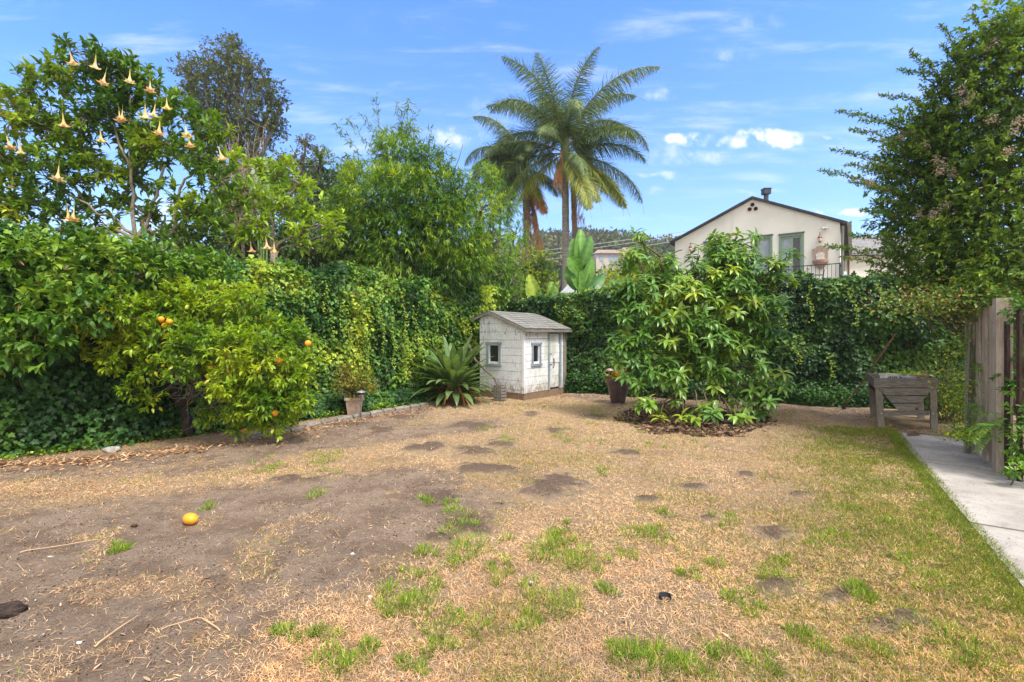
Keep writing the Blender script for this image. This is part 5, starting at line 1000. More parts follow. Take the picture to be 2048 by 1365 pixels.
n = 2600; C3 = P(1930, 600, 6.5) + rng.normal(0, 1, (n, 3)) * [.5, .3, .12]; fm.leaves(C3, runit(n) - [0, 0, .3], runit(n) + [0, -.5, .8], rng.uniform(.03, .06, n), .03, CURL, pick([(.15, .10, .06), (.12, .07, .045), (.06, .13, .025), (.14, .2, .035)], n, .2, [.8, .5, 2.5, 1.8]))
n = 900; C4 = blob_samples(RB, n, .2)[0]; fm.leaves(C4, runit(n) - [0, 0, .3], runit(n) + [0, -.5, .8], rng.uniform(.03, .06, n), .03, CURL, pick([(.14, .085, .06), (.17, .12, .09)], n, .2))
fm.build('crown', M['leaf'], t); wm.build('trunk', M['bark'], t, True)
FLW = [(1920, 182, 6.9), (1945, 190, 6.9), (1888, 330, 7.0), (1905, 348, 6.9), (1875, 322, 7.0), (1985, 238, 6.4), (2030, 262, 6.2), (2015, 303, 5.9), (2038, 240, 5.8), (1865, 432, 7.0), (1835, 430, 7.2), (1870, 425, 7.0), (1892, 410, 6.9), (1740, 365, 7.5), (1850, 290, 7.3), (1990, 85, 6.8), (1970, 100, 6.9), (1800, 275, 7.6), (1930, 205, 6.9), (1880, 345, 6.9)]
f0 = None
for q_ in FLW:
    q = P(*q_)
    if f0 is None:
        m_ = MB(); n = 60; pp = runit(n) * rng.random((n, 1)) ** .6 * [.10, .08, .06]; m_.leaves(pp, runit(n) + [0, -.4, .2], runit(n), .026, .02, SMALL, pick([(.42, .36, .46), (.50, .44, .50), (.32, .24, .26), (.14, .19, .08)], n)); f0 = m_.build('flower_head', M['flower']); o = f0
    else: o = f0.copy(); sc.collection.objects.link(o)
    o.parent = t; o.location = tuple(q - np.array(t['_o'])); o.rotation_euler = tuple(rng.uniform(0, 6, 3))
# vine leaves low on the right of the post and fern-like sprays in front of the fence
t = thing('woody_vine', 'leafy vine covering the ground and posts right of the thick fence post', 'vine', G(2040, 960)); fm, wm = MB(), MB()
VB = [(2050, 620, 5.3, 40), (2060, 700, 5.3, 38), (2040, 780, 5.3, 30), (2062, 840, 5.2, 45), (2035, 900, 5.2, 34), (2040, 945, 5.0, 26), (2100, 900, 5.1, 80), (2100, 750, 5.3, 80), (2005, 955, 5.5, 12), (2025, 690, 5.6, 18)]
C, d, k_, BC, BR = blob_samples(VB, 420, .5); C[:, 2] = np.maximum(C[:, 2], .05); clusters(fm, C, d, 8, .055, .55, LEAF, clumpcol(C, [(.02, .07, .02), (.035, .11, .02), (.06, .17, .025), (.12, .26, .03)], 3, 460), .9, .2, .06)
for b in BC: bough(wm, (b[0], b[1] + .1, 0), b, .009, .004, 0, (.14, .1, .07), 6, .05, 4)
fm.build('foliage', M['leaf'], t); wm.build('stems', M['bark'], t)
t = thing('fern_leaved_creeper', 'bright feathery compound leaves crossing the foot of the fence boards', 'creeper', G(1950, 925)); fm, wm = MB(), MB()
SP = [((2010, 850, 5.6), (1960, 866, 5.5)), ((2010, 862, 5.5), (1950, 880, 5.3)), ((1990, 850, 5.6), (1945, 862, 5.6)), ((1945, 800, 6.2), (1958, 860, 5.9)), ((1955, 720, 6.2), (1965, 790, 6.0)), ((1940, 800, 6.4), (1915, 840, 6.2)), ((1945, 700, 6.5), (1930, 760, 6.4)),
      ((2000, 860, 5.5), (1965, 905, 5.3)), ((1940, 660, 6.5), (1918, 720, 6.4)), ((1945, 740, 6.3), (1965, 740, 6.1)), ((2015, 840, 5.5), (1975, 850, 5.4))]
for a, b in SP:
    for rep in range(2):
        a_ = P(*a) + rng.normal(0, .04, 3); b_ = P(*b) + rng.normal(0, .07, 3); q = bough(wm, a_, b_, .005, .0015, .15, (.14, .2, .04), 10, .02, 3)
        tt = np.repeat(np.linspace(.12, .98, 15), 2) * 9; i0 = np.minimum(tt.astype(int), 8); f = (tt - i0)[:, None]; p = q[i0] * (1 - f) + q[i0 + 1] * f; dd = nrm(q[i0 + 1] - q[i0]); sd = nrm(np.cross(dd, [0, 0, 1.])) * np.tile([1, -1], 15)[:, None]
        fm.leaves(p, sd + dd * .4 + [0, 0, -.15], np.array([0, 0, 1.]) + runit(30) * .25, .05, .017, SMALL, pick([(.06, .18, .03), (.10, .23, .035), (.14, .26, .04)], 30, .15))
n = 1700; C = np.concatenate([P(1925, 700, 6.7) + rng.normal(0, 1, (600, 3)) * [.06, .15, .33], P(1918, 800, 6.6) + rng.normal(0, 1, (600, 3)) * [.07, .15, .22], P(1935, 868, 6.0) + rng.normal(0, 1, (500, 3)) * [.12, .12, .05]]); C[:, 2] = np.maximum(C[:, 2], .03)
fm.leaves(C, runit(n) - [0, 0, .2], runit(n) + [0, 0, 1.], rng.uniform(.03, .055, n), .025, SMALL, pick([(.10, .25, .03), (.20, .33, .035), (.36, .42, .04), (.05, .14, .02)], n, .2))
fm.build('foliage', M['leaf'], t); wm.build('stems', M['bark'], t)

# ------------------------------------------------------------------ trees beyond the wall
def tree(name, label, cat, base, blobs, K, n, L, W, tmpl, pal, mat='leaf', spread=.9, droop=.2, seed=0, shell=.4, csc=.8, br=(.03, .01), trunk=(.15, .05), every=4, bcol=BARK, fname='crown', wname='trunk', group=None, stemlen=.2, yflat=1.):
    t = thing(name, label, cat, (base[0], base[1], 0), group); fm, wm = MB(), MB(); b0 = np.array([base[0], base[1], 0.])
    C, d, k_, BC, BR = blob_samples(blobs, K, shell, yflat); C[:, 2] = np.maximum(C[:, 2], .1); clusters(fm, C, nrm(d + runit(K) * .4), n, L, W, tmpl, clumpcol(C, pal, csc, seed, .15), spread, droop, stemlen)
    ft = b0 + (BC.mean(0) - b0) * .35; bough(wm, b0, ft, trunk[0] * 1.2, trunk[0], 0, bcol, 8, .02, 9)
    for b in BC: bough(wm, ft, b, trunk[0] * .6, trunk[1], .05, bcol, 8, .05, 6)
    for i in range(0, K, every): bough(wm, BC[k_[i]], C[i], br[0], br[1], .02, bcol, 5, .08, 3)
    fm.build(fname, M[mat], t); wm.build(wname, M['bark'], t, True); return t
GREYB = (.17, .155, .14)
tree('oak_tree', 'tall dusky grey green oak standing behind the tall angels trumpet', 'tree', P(470, 600, 30), [(455, 118, 30, 50), (405, 150, 30, 42), (500, 150, 30, 45), (540, 190, 30, 38), (450, 190, 30, 65), (520, 250, 30, 55), (470, 270, 30, 50), (370, 140, 30, 30), (545, 240, 30, 30), (420, 230, 30, 45), (500, 320, 30, 40), (380, 190, 30, 30), (470, 90, 30, 22), (560, 205, 30, 20)],
     2600, 9, .17, .5, SMALL, [(.042, .066, .036), (.06, .092, .048), (.085, .12, .06), (.115, .145, .075)], 'farleaf', 1.1, .2, 500, .38, .4, (.02, .008), (.35, .08), 6, GREYB, stemlen=.35)
tree('oak_tree', 'small thin crowned oak top between the big oak and the bamboo', 'tree', P(610, 600, 27), [(612, 285, 27, 24), (640, 310, 27, 24), (600, 330, 27, 34), (560, 330, 27, 30), (630, 360, 27, 34), (590, 380, 27, 40)], 620, 8, .15, .5, SMALL, [(.05, .07, .04), (.08, .10, .055), (.11, .115, .065)], 'farleaf', 1.1, .2, 501, .5, .4, (.02, .01), (.2, .06), 3, GREYB, stemlen=.3)
tree('grey_green_tree', 'dull blue green bushy tree behind and left of the bamboo', 'tree', P(660, 600, 18), [(640, 330, 18, 32), (680, 370, 18, 45), (700, 330, 18, 25), (640, 390, 18, 42), (670, 440, 18, 55), (610, 420, 18, 36), (585, 470, 17.5, 50), (660, 490, 17, 50)], 900, 9, .16, .35, LEAF, [(.025, .06, .025), (.04, .09, .035), (.07, .13, .055), (.10, .16, .07)], 'dullleaf', .9, .5, 502, .45, .8, trunk=(.12, .04))
tree('dark_shrub', 'dark dense shrub filling the gap behind the yellow green angels trumpet', 'shrub', P(480, 600, 13.5), [(420, 440, 13.5, 55), (480, 480, 13.5, 60), (560, 490, 13.5, 55), (380, 500, 13, 55), (620, 510, 13, 45), (330, 480, 13, 45)], 800, 9, .13, .45, LEAF, [(.015, .05, .015), (.03, .085, .02), (.06, .14, .03)], 'leaf', .9, .3, 503, trunk=(.08, .03))
# pale bare twigs
t = thing('bare_twig_shrub', 'tangle of pale leafless twigs in front of the big oak', 'shrub', P(470, 600, 11)* [1, 1, 0]); wm = MB(); st = P(485, 470, 11)
bough(wm, st * [1, 1, 0], st, .05, .035, 0, (.3, .25, .2), 6, .02, 7)
for i in range(46):
    e = P(rng.uniform(410, 540), rng.uniform(230, 420), 11 + rng.normal(0, .4)); q = bough(wm, st + rng.normal(0, .1, 3), e, .014, .004, .06, (.33, .26, .20), 9, .06, 4)
    for k in range(5): bough(wm, q[3 + k % 5], q[3 + k % 5] + rng.normal(0, .28, 3) + [0, 0, .12], .004, .0015, .05, (.36, .28, .21), 5, .1, 3)
wm.build('twigs', M['bark'], t)

BPAL = [(.03, .085, .02), (.048, .125, .022), (.075, .175, .026), (.12, .235, .03), (.19, .30, .04)]
BAB = [(800, 330, 13.6, 62), (745, 395, 13.4, 72), (870, 400, 13.2, 72), (800, 420, 12.9, 90), (890, 470, 12.8, 80), (720, 470, 13, 70), (810, 500, 12.7, 95), (785, 290, 14, 34), (850, 330, 13.6, 42), (910, 390, 13.2, 50), (680, 420, 13.3, 42), (930, 520, 12.8, 60), (820, 260, 14, 20), (690, 500, 13, 50), (760, 535, 12.7, 60), (880, 545, 12.6, 60), (710, 350, 13.6, 30)]
cb = P(810, 700, 13.6); t = thing('bamboo_clump', 'broad mound of fine leaved green bamboo behind the left ivy wall', 'bamboo', (cb[0], cb[1], 0)); fm, wm = MB(), MB()
C, d, k_, BC, BR = blob_samples(BAB, 6600, .35); clusters(fm, C, nrm(d * .8 + [0, 0, .1] + runit(6600) * .4), 9, .17, .14, BAMB, clumpcol(C, BPAL, 1.3, 510, .15), .75, .35, .1)
C2, d2, _, _, _ = blob_samples(BAB, 1400, .12); clusters(fm, C2, nrm(d2 + [0, -.3, .2]), 10, .2, .13, BAMB, clumpcol(C2, BPAL[1:] + [(.25, .37, .05)], 1.6, 511, .15), .7, .4, .1)
for b in BC:
    for _ in range(2): bough(wm, cb * [1, 1, 0] + rng.normal(0, .3, 3) * [1, 1, 0], b + runit(1)[0] * .3, .022, .008, .05, (.22, .24, .10), 10, .02, 5)
ARC = [((770, 330), (748, 192)), ((770, 340), (690, 232)), ((790, 300), (818, 200)), ((850, 330), (862, 262)), ((880, 360), (905, 310)), ((740, 340), (672, 250)), ((800, 300), (835, 215)), ((780, 320), (722, 228)), ((810, 290), (795, 205)), ((700, 350), (650, 300)), ((870, 340), (890, 290))]
for a, b in ARC:
    q = bough(wm, P(*a, 13.8), P(*b, 13.5), .012, .003, .05, (.24, .25, .10), 10, .015, 5); n = 75; s = rng.uniform(.15, 1, n) * 9; i0 = np.minimum(s.astype(int), 8); f = (s - i0)[:, None]; p = q[i0] * (1 - f) + q[i0 + 1] * f + runit(n) * .08
    fm.leaves(p, nrm(q[i0 + 1] - q[i0]) * .4 + runit(n) * .8 - [0, 0, .45], runit(n) + [0, 0, 1], rng.uniform(.14, .24, n), .032, BAMB, pick([(.06, .14, .03), (.10, .2, .03)], n))
wm.tube([P(906, 345, 13.4), P(918, 318, 13.4), P(926, 288, 13.4)], [.012, .014, .010], 6, (.18, .15, .12))
fm.build('foliage', M['leaf'], t); wm.build('culms', M['bark'], t, True)
tree('feathery_bush', 'light green feathery bush between the bamboo and the palms', 'shrub', P(970, 700, 14.5), [(960, 370, 15, 45), (985, 350, 15.2, 28), (1005, 410, 15, 42), (960, 430, 14.6, 60), (980, 490, 14.3, 62), (1030, 470, 14.8, 36), (950, 540, 14.2, 60), (1010, 550, 14.2, 50)], 1900, 9, .13, .16, BAMB, [(.05, .14, .022), (.08, .20, .026), (.13, .27, .03), (.22, .35, .045)], 'leaf', .9, .25, 512, .4, 1.4, (.012, .005), (.06, .02), 5, stemlen=.1)
tree('round_leaved_shrub', 'dense small leaved yellow green shrub at the foot of the palms', 'shrub', P(1050, 700, 15.8), [(1050, 540, 15.8, 52), (1085, 530, 15.8, 36), (1020, 580, 15.4, 42), (1075, 575, 15.6, 42), (1100, 560, 15.8, 22)], 1300, 9, .06, .6, SMALL, [(.03, .09, .02), (.06, .15, .025), (.13, .24, .03), (.24, .33, .04)], 'leaf', 1, .1, 513, .4, 1.6, (.01, .004), (.06, .02), 6, stemlen=.08)
tree('yellow_green_shrub', 'low yellow green shrub seen between the palm trunk and the avocado tree', 'shrub', P(1250, 700, 19), [(1215, 560, 19, 34), (1250, 545, 19.5, 36), (1290, 530, 20, 40), (1320, 560, 19, 40), (1190, 575, 19, 20), (1240, 590, 18, 40)], 1500, 9, .08, .6, SMALL, [(.06, .14, .02), (.11, .21, .03), (.20, .30, .035), (.30, .38, .045)], 'leaf', 1, .1, 514, .4, 1.2, (.01, .004), (.06, .02), 6, stemlen=.08)

# palms
def frond(L, el, droop, seed_, col, nl=70, ll=.55, dry=False):
    """frond along +X from the origin, built in its own frame; returns rachis and leaflet meshes in one"""
    m_ = MB(); n = 16; p = np.zeros(3); e = el; q = [p.copy()]
    for i in range(n): tt = i / n; e -= droop / n * (.35 + 1.3 * tt); p = p + np.array([math.cos(e), 0, math.sin(e)]) * L / n; q.append(p.copy())
    q = np.array(q); m_.tube(q, np.linspace(.035, .006, n + 1), 5, (.22, .24, .10) if not dry else (.30, .2, .11))
    tt = np.repeat(np.linspace(.10, .995, nl), 4); s = tt * n; i0 = np.minimum(s.astype(int), n - 1); f = (s - i0)[:, None]; pp = q[i0] * (1 - f) + q[i0 + 1] * f; dd = nrm(q[i0 + 1] - q[i0]); K = len(pp)
    sg = np.tile([1, -1, 1, -1], nl); sd = np.array([0, 1., 0]) * sg[:, None]; un = nrm(np.cross(dd, [0, 1., 0])); un *= np.where(un[:, 2:] < 0, -1, 1)
    pl_ = np.tile([.35, .35, -.35, -.35], nl)[:, None] + rng.normal(0, .22, (K, 1))
    d = sd * .62 + dd * (.6 + rng.normal(0, .14, (K, 1))) + un * pl_ + np.array([0, 0, -.5 if not dry else -.9]); l = ll * np.sin(np.clip(tt * 1.02 + .1, 0, 1) * np.pi) ** .45 * (1 - .35 * tt) * rng.uniform(.8, 1.1, K)
    LT = T([(0, -.5, 0), (0, .5, 0), (.45, -.5, -.03), (.45, .5, -.03), (.8, -.3, -.14), (.8, .3, -.14), (1, 0, -.28)], [[0, 1, 3, 2], [2, 3, 5, 4]], [[4, 5, 6]])
    m_.leaves(pp, d, un + runit(K) * .3, l, .021, LT, pick(col, K, .25)); return m_
PG = [(.045, .10, .055), (.07, .135, .075), (.10, .17, .095), (.14, .21, .11)]; PY = [(.08, .15, .045), (.15, .22, .06), (.22, .25, .07)]; PD = [(.28, .17, .08), (.34, .22, .11), (.2, .14, .09)]
def palm(label, base, top, specs, dead, r0, r1, protos_L, seed_, flowerstalk=True):
    t = thing('queen_palm', label, 'palm tree', (base[0], base[1], 0)); m_ = MB(); b = np.array([base[0], base[1], 0.]); n = 40; tt = np.linspace(0, 1, n)[:, None]; q = b + (top - b) * tt + np.array([.03, 0, 0]) * np.sin(tt * 3.1)
    rr = (r0 + (r1 - r0) * tt[:, 0]) * (1 + .035 * np.sin(np.arange(n) * 2.2)); m_.tube(q, rr, 14, (.26, .24, .22)); m_.build('trunk', M['palmbark'], t, True)
    m_ = MB(); m_.tube([top - [0, 0, .3], top + [0, 0, .3], top + [0, 0, 1.0]], [r1 * 1.2, r1 * 1.35, r1 * .5], 12, (.20, .24, .10)); m_.build('crownshaft', M['bark'], t, True)
    pr = {}
    def get(kind):
        if kind in pr: o = pr[kind].copy(); sc.collection.objects.link(o); return o
        L, el, dr, col, dry = {'up': (4.1, 1.32, 1.7, PG, 0), 'mid': (3.7, .9, 2.6, PG, 0), 'flat': (3.5, .4, 1.9, PG, 0), 'low': (3.4, -.1, 1.4, PG, 0), 'drop': (3.2, -.7, .8, PY, 0), 'dead': (2.9, -1.25, .3, PD, 1), 'young': (2.6, 1.35, 2.6, PY, 0)}[kind]
        o = frond(L * protos_L, el, dr, 0, col, 150, 1.02, dry).build('frond' if not dry else 'dead_frond', M['dullleaf']); pr[kind] = o; return o
    for (kind, az, s_) in specs:
        o = get(kind); o.parent = t; o.location = tuple(top + np.array([0, 0, .35 if kind in ('up', 'mid', 'young') else .1]) - np.array(t['_o'])); s_ *= rng.uniform(.9, 1.08); o.rotation_euler = (rng.uniform(-.4, .4), rng.uniform(-.2, .2), R(az + rng.uniform(-10, 10))); o.scale = (s_,) * 3
    # drooping fibrous flower stalks beside the trunk
    m_ = MB()
    for (dx, dz0, dz1, r, c) in dead:
        a = top + np.array([dx * .5, -.1, dz0]); e = top + np.array([dx, -.25, dz1]); k = 260; s = rng.random(k); p = a + (e - a) * s[:, None] + runit(k) * r * (.4 + .6 * s[:, None])
        m_.leaves(p, np.array([0, 0, -1.]) + runit(k) * .18, runit(k), rng.uniform(.3, .8, k), .022, BAMB, pick(c, k, .25))
    if dead: m_.build('dead_skirt', M['dullleaf'], t)
    return t
top = P(1130, 312, 20); bs = P(1130, 600, 20)
sp = [('up', 170, 1.05), ('up', 335, 1.), ('up', 20, 1), ('up', 200, .95), ('up', 300, .9), ('up', 95, 1.05), ('up', 245, .95), ('mid', 20, 1), ('mid', 75, 1), ('mid', 160, 1), ('mid', 205, .95), ('mid', 265, .8), ('mid', 345, .95), ('flat', 5, .95), ('flat', 182, .95), ('flat', 50, .85), ('flat', 330, .9), ('flat', 240, .8),
      ('low', 355, 1.), ('low', 175, .95), ('low', 20, .95), ('low', 205, .9), ('drop', 340, 1), ('drop', 200, .9), ('drop', 310, .8), ('drop', 10, 1.), ('drop', 265, .95), ('drop', 290, .9), ('low', 290, .7)]
palm('tall queen palm with a full crown of arching fronds rising centre right', bs, top, sp, [(.55, -.2, -2.9, .28, [(.20, .13, .10), (.26, .18, .14), (.14, .095, .075)]), (-.35, 0, -.9, .15, [(.45, .26, .12), (.5, .33, .15)]), (-.25, .3, -1.3, .12, [(.4, .36, .32), (.3, .26, .22)])], .165, .14, 1.3, 1)
top = P(1050, 345, 21); bs = P(1062, 600, 21)
sp = [('up', 160, .8), ('mid', 150, .85), ('mid', 190, .9), ('flat', 170, .85), ('flat', 200, .8), ('mid', 230, .75), ('low', 180, .85), ('low', 215, .8), ('low', 150, .8), ('flat', 130, .8), ('flat', 260, .6), ('drop', 190, .9), ('drop', 240, .8), ('drop', 170, .9), ('mid', 280, .6), ('dead', 330, .95), ('dead', 290, .85), ('dead', 10, .9), ('drop', 310, .7), ('low', 20, .6), ('up', 60, .6), ('low', 340, .7), ('drop', 150, .8)]
palm('shorter queen palm with hanging orange dead fronds left of the tall palm', bs, top, sp, [(.1, -1.3, -4.0, .3, [(.22, .17, .13), (.28, .2, .14)]), (.75, -1.6, -3.8, .16, [(.34, .22, .12), (.27, .18, .11)])], .20, .15, 1.1, 2)
m_ = MB(); m_.tube([P(1151, 600, 20.6) * [1, 1, 0], P(1150, 480, 20.6), P(1146, 350, 20.6)], [.13, .12, .11], 10, (.22, .20, .18)); tag(m_.build('palm_trunk', M['palmbark'], None, True), 'slim grey palm trunk close behind the tall queen palm trunk', 'palm trunk')

# giant bird of paradise
def paddle(mb, base, a, b, W, col, yaw=0., nseg=10):
    """stalk from base to a, blade from a to b"""
    a = np.array(a); b = np.array(b); base = np.array(base); L = np.linalg.norm(b - a); e = (b - a) / L; side = nrm(np.cross(e, np.array([math.sin(yaw), -math.cos(yaw), .15]))); nn = np.cross(side, e)
    mb.tube([base, (base + a) / 2 + side * .03, a, a + e * L * .5], [.035, .03, .022, .008], 6, np.array(col) * 1.3); v = []; c = []
    for i in range(nseg + 1):
        t_ = i / nseg; w_ = W * (math.sin(math.pi * min(.97, t_ * .93 + .05)) ** .55); mid = a + e * L * t_ - nn * .22 * L * t_ * t_
        for k_, s_ in enumerate((-1, -.5, 0, .5, 1)): v.append(mid + side * s_ * w_ / 2 + nn * (abs(s_) * .16 * w_ + .02 * w_ * math.sin(i * 2.1 + k_))); c.append(np.array(col) * (1.0 if s_ else 1.5) * (1 + .1 * math.sin(i * 3)))
    f = [[5 * i + k_, 5 * i + k_ + 1, 5 * i + k_ + 6, 5 * i + k_ + 5] for i in range(nseg) for k_ in range(4)]; mb.add(v, [np.array(f)], np.array(c))
def birdp(label, base, lv, cat='plant'):
    t = thing('bird_of_paradise', label, cat, (base[0], base[1], 0)); 
    for (a, b, W, c, yaw) in lv: m_ = MB(); paddle(m_, np.array([base[0] + rng.normal(0, .05), base[1], .4]), a, b, W, c, yaw); m_.build('leaf', M['leaf'], t, True)
Y = 16; g1 = (.045, .13, .028); g2 = (.065, .17, .032); g3 = (.035, .11, .035)
birdp('giant bird of paradise with upright paddle leaves right of the palm trunk', P(1152, 640, Y), [(P(1156, 530, Y), P(1166, 456, Y), .42, g2, .2), (P(1150, 545, Y), P(1145, 475, Y), .42, g1, -.3), (P(1163, 530, Y), P(1188, 472, Y), .40, g1, .5), (P(1158, 545, Y - .3), P(1140, 515, Y - .5), .5, g2, 0.), (P(1155, 580, Y), P(1130, 535, Y), .40, g1, -.4), (P(1160, 580, Y - .2), P(1150, 530, Y - .3), .5, g2, .3), (P(1165, 575, Y), P(1192, 515, Y), .45, g2, .6), (P(1170, 590, Y), P(1215, 545, Y + .3), .4, g3, .2), (P(1165, 590, Y), P(1170, 520, Y), .4, g1, 0)])
Y = 14.6
birdp('yellowish bird of paradise leaves standing behind the playhouse roof', P(1062, 700, Y + .4), [(P(1072, 625, Y + .5), P(1062, 550, Y + .3), .5, (.16, .25, .035), .2), (P(1066, 640, Y + .3), P(1058, 600, Y + .1), .42, (.10, .21, .045), -.2), (P(1050, 655, Y + .2), P(1040, 610, Y), .38, (.09, .24, .04), -.5), (P(1100, 600, Y + .8), P(1105, 562, Y + .8), .34, (.10, .2, .04), .3), (P(1098, 605, Y + .8), P(1118, 565, Y + .8), .3, (.09, .18, .04), .6), (P(1085, 640, Y + .5), P(1080, 595, Y + .2), .34, (.08, .19, .04), .1)])
Y = 12.5
birdp('grey green travellers palm leaves standing behind the second angels trumpet', P(520, 600, Y), [(P(528, 430, Y), P(520, 305, Y), .62, (.09, .17, .08), .2), (P(522, 430, Y), P(492, 330, Y), .5, (.08, .16, .07), -.4), (P(535, 430, Y), P(548, 330, Y), .46, (.11, .2, .09), .6), (P(515, 440, Y), P(480, 370, Y), .44, (.07, .15, .06), -.7)])

# ------------------------------------------------------------------ buildings beyond the wall
def kk(px): return 184 + (px - 1408) * .105
HH = 4.2
def FP(px): Y = F * HH / kk(px); return np.array([(px - CX) / F * Y, Y, 0.])
EL = FP(1350); ER = FP(1680); hl = np.linalg.norm(ER - EL); hu = (ER - EL) / hl; hn = np.array([hu[1], -hu[0], 0.]); hn = -hn if hn[1] > 0 else hn      # hn faces the camera
def hs(px):      # distance along the facade of a photo column
    return float(np.dot(FP(px) - EL, hu))
def hz(px, py): return CH + (HY - py) / F * FP(px)[1]
def HPt(s, z, o=0): return EL + hu * s + hn * o + np.array([0, 0, z])
t = thing('cream_house', 'cream stucco gabled house with green framed windows and a balcony beyond the back wall', 'house', (EL + ER) / 2)
sA = hs(1505); zA = hz(1505, 399); zL, zR = hz(1350, 484), hz(1680, 446); DEP = 9
DH = 3.30; WIN = {'l': (hs(1408), hs(1450), 4.55, hz(1408, 486)), 'm': (hs(1506), hs(1545), DH, hz(1545, 471)), 'r': (hs(1558), hs(1608), DH, hz(1608, 466))}
# gable wall as a grid of pieces around the openings
m_ = MB(); ss = sorted({0, sA, hl} | {w_[i] for w_ in WIN.values() for i in (0, 1)})
def gz(s): return zL + (zA - zL) * s / sA if s < sA else zA + (zR - zA) * (s - sA) / (hl - sA)
for i in range(len(ss) - 1):
    a, b = ss[i], ss[i + 1]; w_ = [w for w in WIN.values() if w[0] <= a + 1e-6 and b <= w[1] + 1e-6]
    if w_: w_ = w_[0]; m_.prism([HPt(a, -.2), HPt(b, -.2), HPt(b, w_[2]), HPt(a, w_[2])], -hn * .2); m_.prism([HPt(a, w_[3]), HPt(b, w_[3]), HPt(b, gz(b)), HPt(a, gz(a))], -hn * .2)
    else: m_.prism([HPt(a, -.2), HPt(b, -.2), HPt(b, gz(b)), HPt(a, gz(a))], -hn * .2)
m_.prism([HPt(0, -.2, -.2), HPt(0, zL - .04, -.2), HPt(0, zL - .04, -DEP), HPt(0, -.2, -DEP)], hu * .2); m_.prism([HPt(hl, -.2, -.2), HPt(hl, -.2, -DEP), HPt(hl, zR - .04, -DEP), HPt(hl, zR - .04, -.2)], -hu * .2)
m_.prism([HPt(0, -.2, -DEP), HPt(hl, -.2, -DEP), HPt(hl, zR - .05, -DEP), HPt(sA, zA - .05, -DEP), HPt(0, zL - .05, -DEP)], -hn * .2); m_.build('wall', M['stucco'], t)
m_ = MB(); RFc = (.05, .05, .055)
for (a, za, b, zb) in ((-.22, gz(0) - .22 * (zA - zL) / sA, sA, zA), (sA, zA, hl + .25, zR + .25 * (zR - zA) / (hl - sA))):
    m_.prism([HPt(a, za + .004, .12), HPt(b, zb + .004, .12), HPt(b, zb + .004, -DEP - .4), HPt(a, za + .004, -DEP - .4)], (0, 0, .11), RFc)
rf = m_.build('roof', plain('dark_shingle', .85, .15, 6, .2, .3), t); sub(rf)
m_ = MB(); sc_ = hs(1524); cb_ = HPt(sc_, 0, -1.2); zt = CH + (HY - 380) / F * cb_[1]; zb_ = gz(sc_) - .1; m_.tube([cb_ + [0, 0, zb_], cb_ + [0, 0, zt - .2]], .10, 12, (.06, .065, .075)); m_.box(cb_ + [0, 0, zt - .1], (.30, .30, .22), None, (.05, .055, .065)); m_.box(cb_ + [0, 0, zt + .03], (.34, .34, .03), None, (.05, .055, .065)); m_.build('chimney', M['metal'], rf)
m_ = MB(); a = HPt(hl + .22, zR - .05, .14); m_.prism([a, a + hu * .16 + [0, 0, .05], a + hu * .15 + [0, 0, -.10], a + hu * .03 + [0, 0, -.15]], -hn * 9.3, (.14, .15, .14)); m_.tube([HPt(hl + .1, zR - .15, .06), HPt(hl + .08, zR - .8, .05), HPt(hl + .07, 0.1, .05)], .05, 8, (.16, .17, .15)); m_.build('gutter', M['plain'], t)
for (px, py) in ((1505, 410), (1499.5, 419), (1511.5, 418)):
    m_ = MB(); c = HPt(hs(px), hz(px, py)); th = np.arange(20) * 2 * np.pi / 20; r = .085
    ring = [c + hu * r * math.cos(x) + np.array([0, 0, r * math.sin(x)]) for x in th]; ri = [c + hu * r * .78 * math.cos(x) + np.array([0, 0, r * .78 * math.sin(x)]) for x in th]
    v = [q + hn * .004 for q in ring] + [q + hn * .03 for q in ring] + [q + hn * .03 for q in ri] + [q + hn * .004 for q in ri]; f = [[k * 20 + j, k * 20 + (j + 1) % 20, (k + 1) * 20 + (j + 1) % 20, (k + 1) * 20 + j] for k in range(3) for j in range(20)]
    m_.add(v, [np.array(f)], (.19, .075, .05)); m_.add([q + hn * .006 for q in ri], [np.arange(20)[None]], (.02, .008, .008)); m_.build('vent', M['clay'], t)
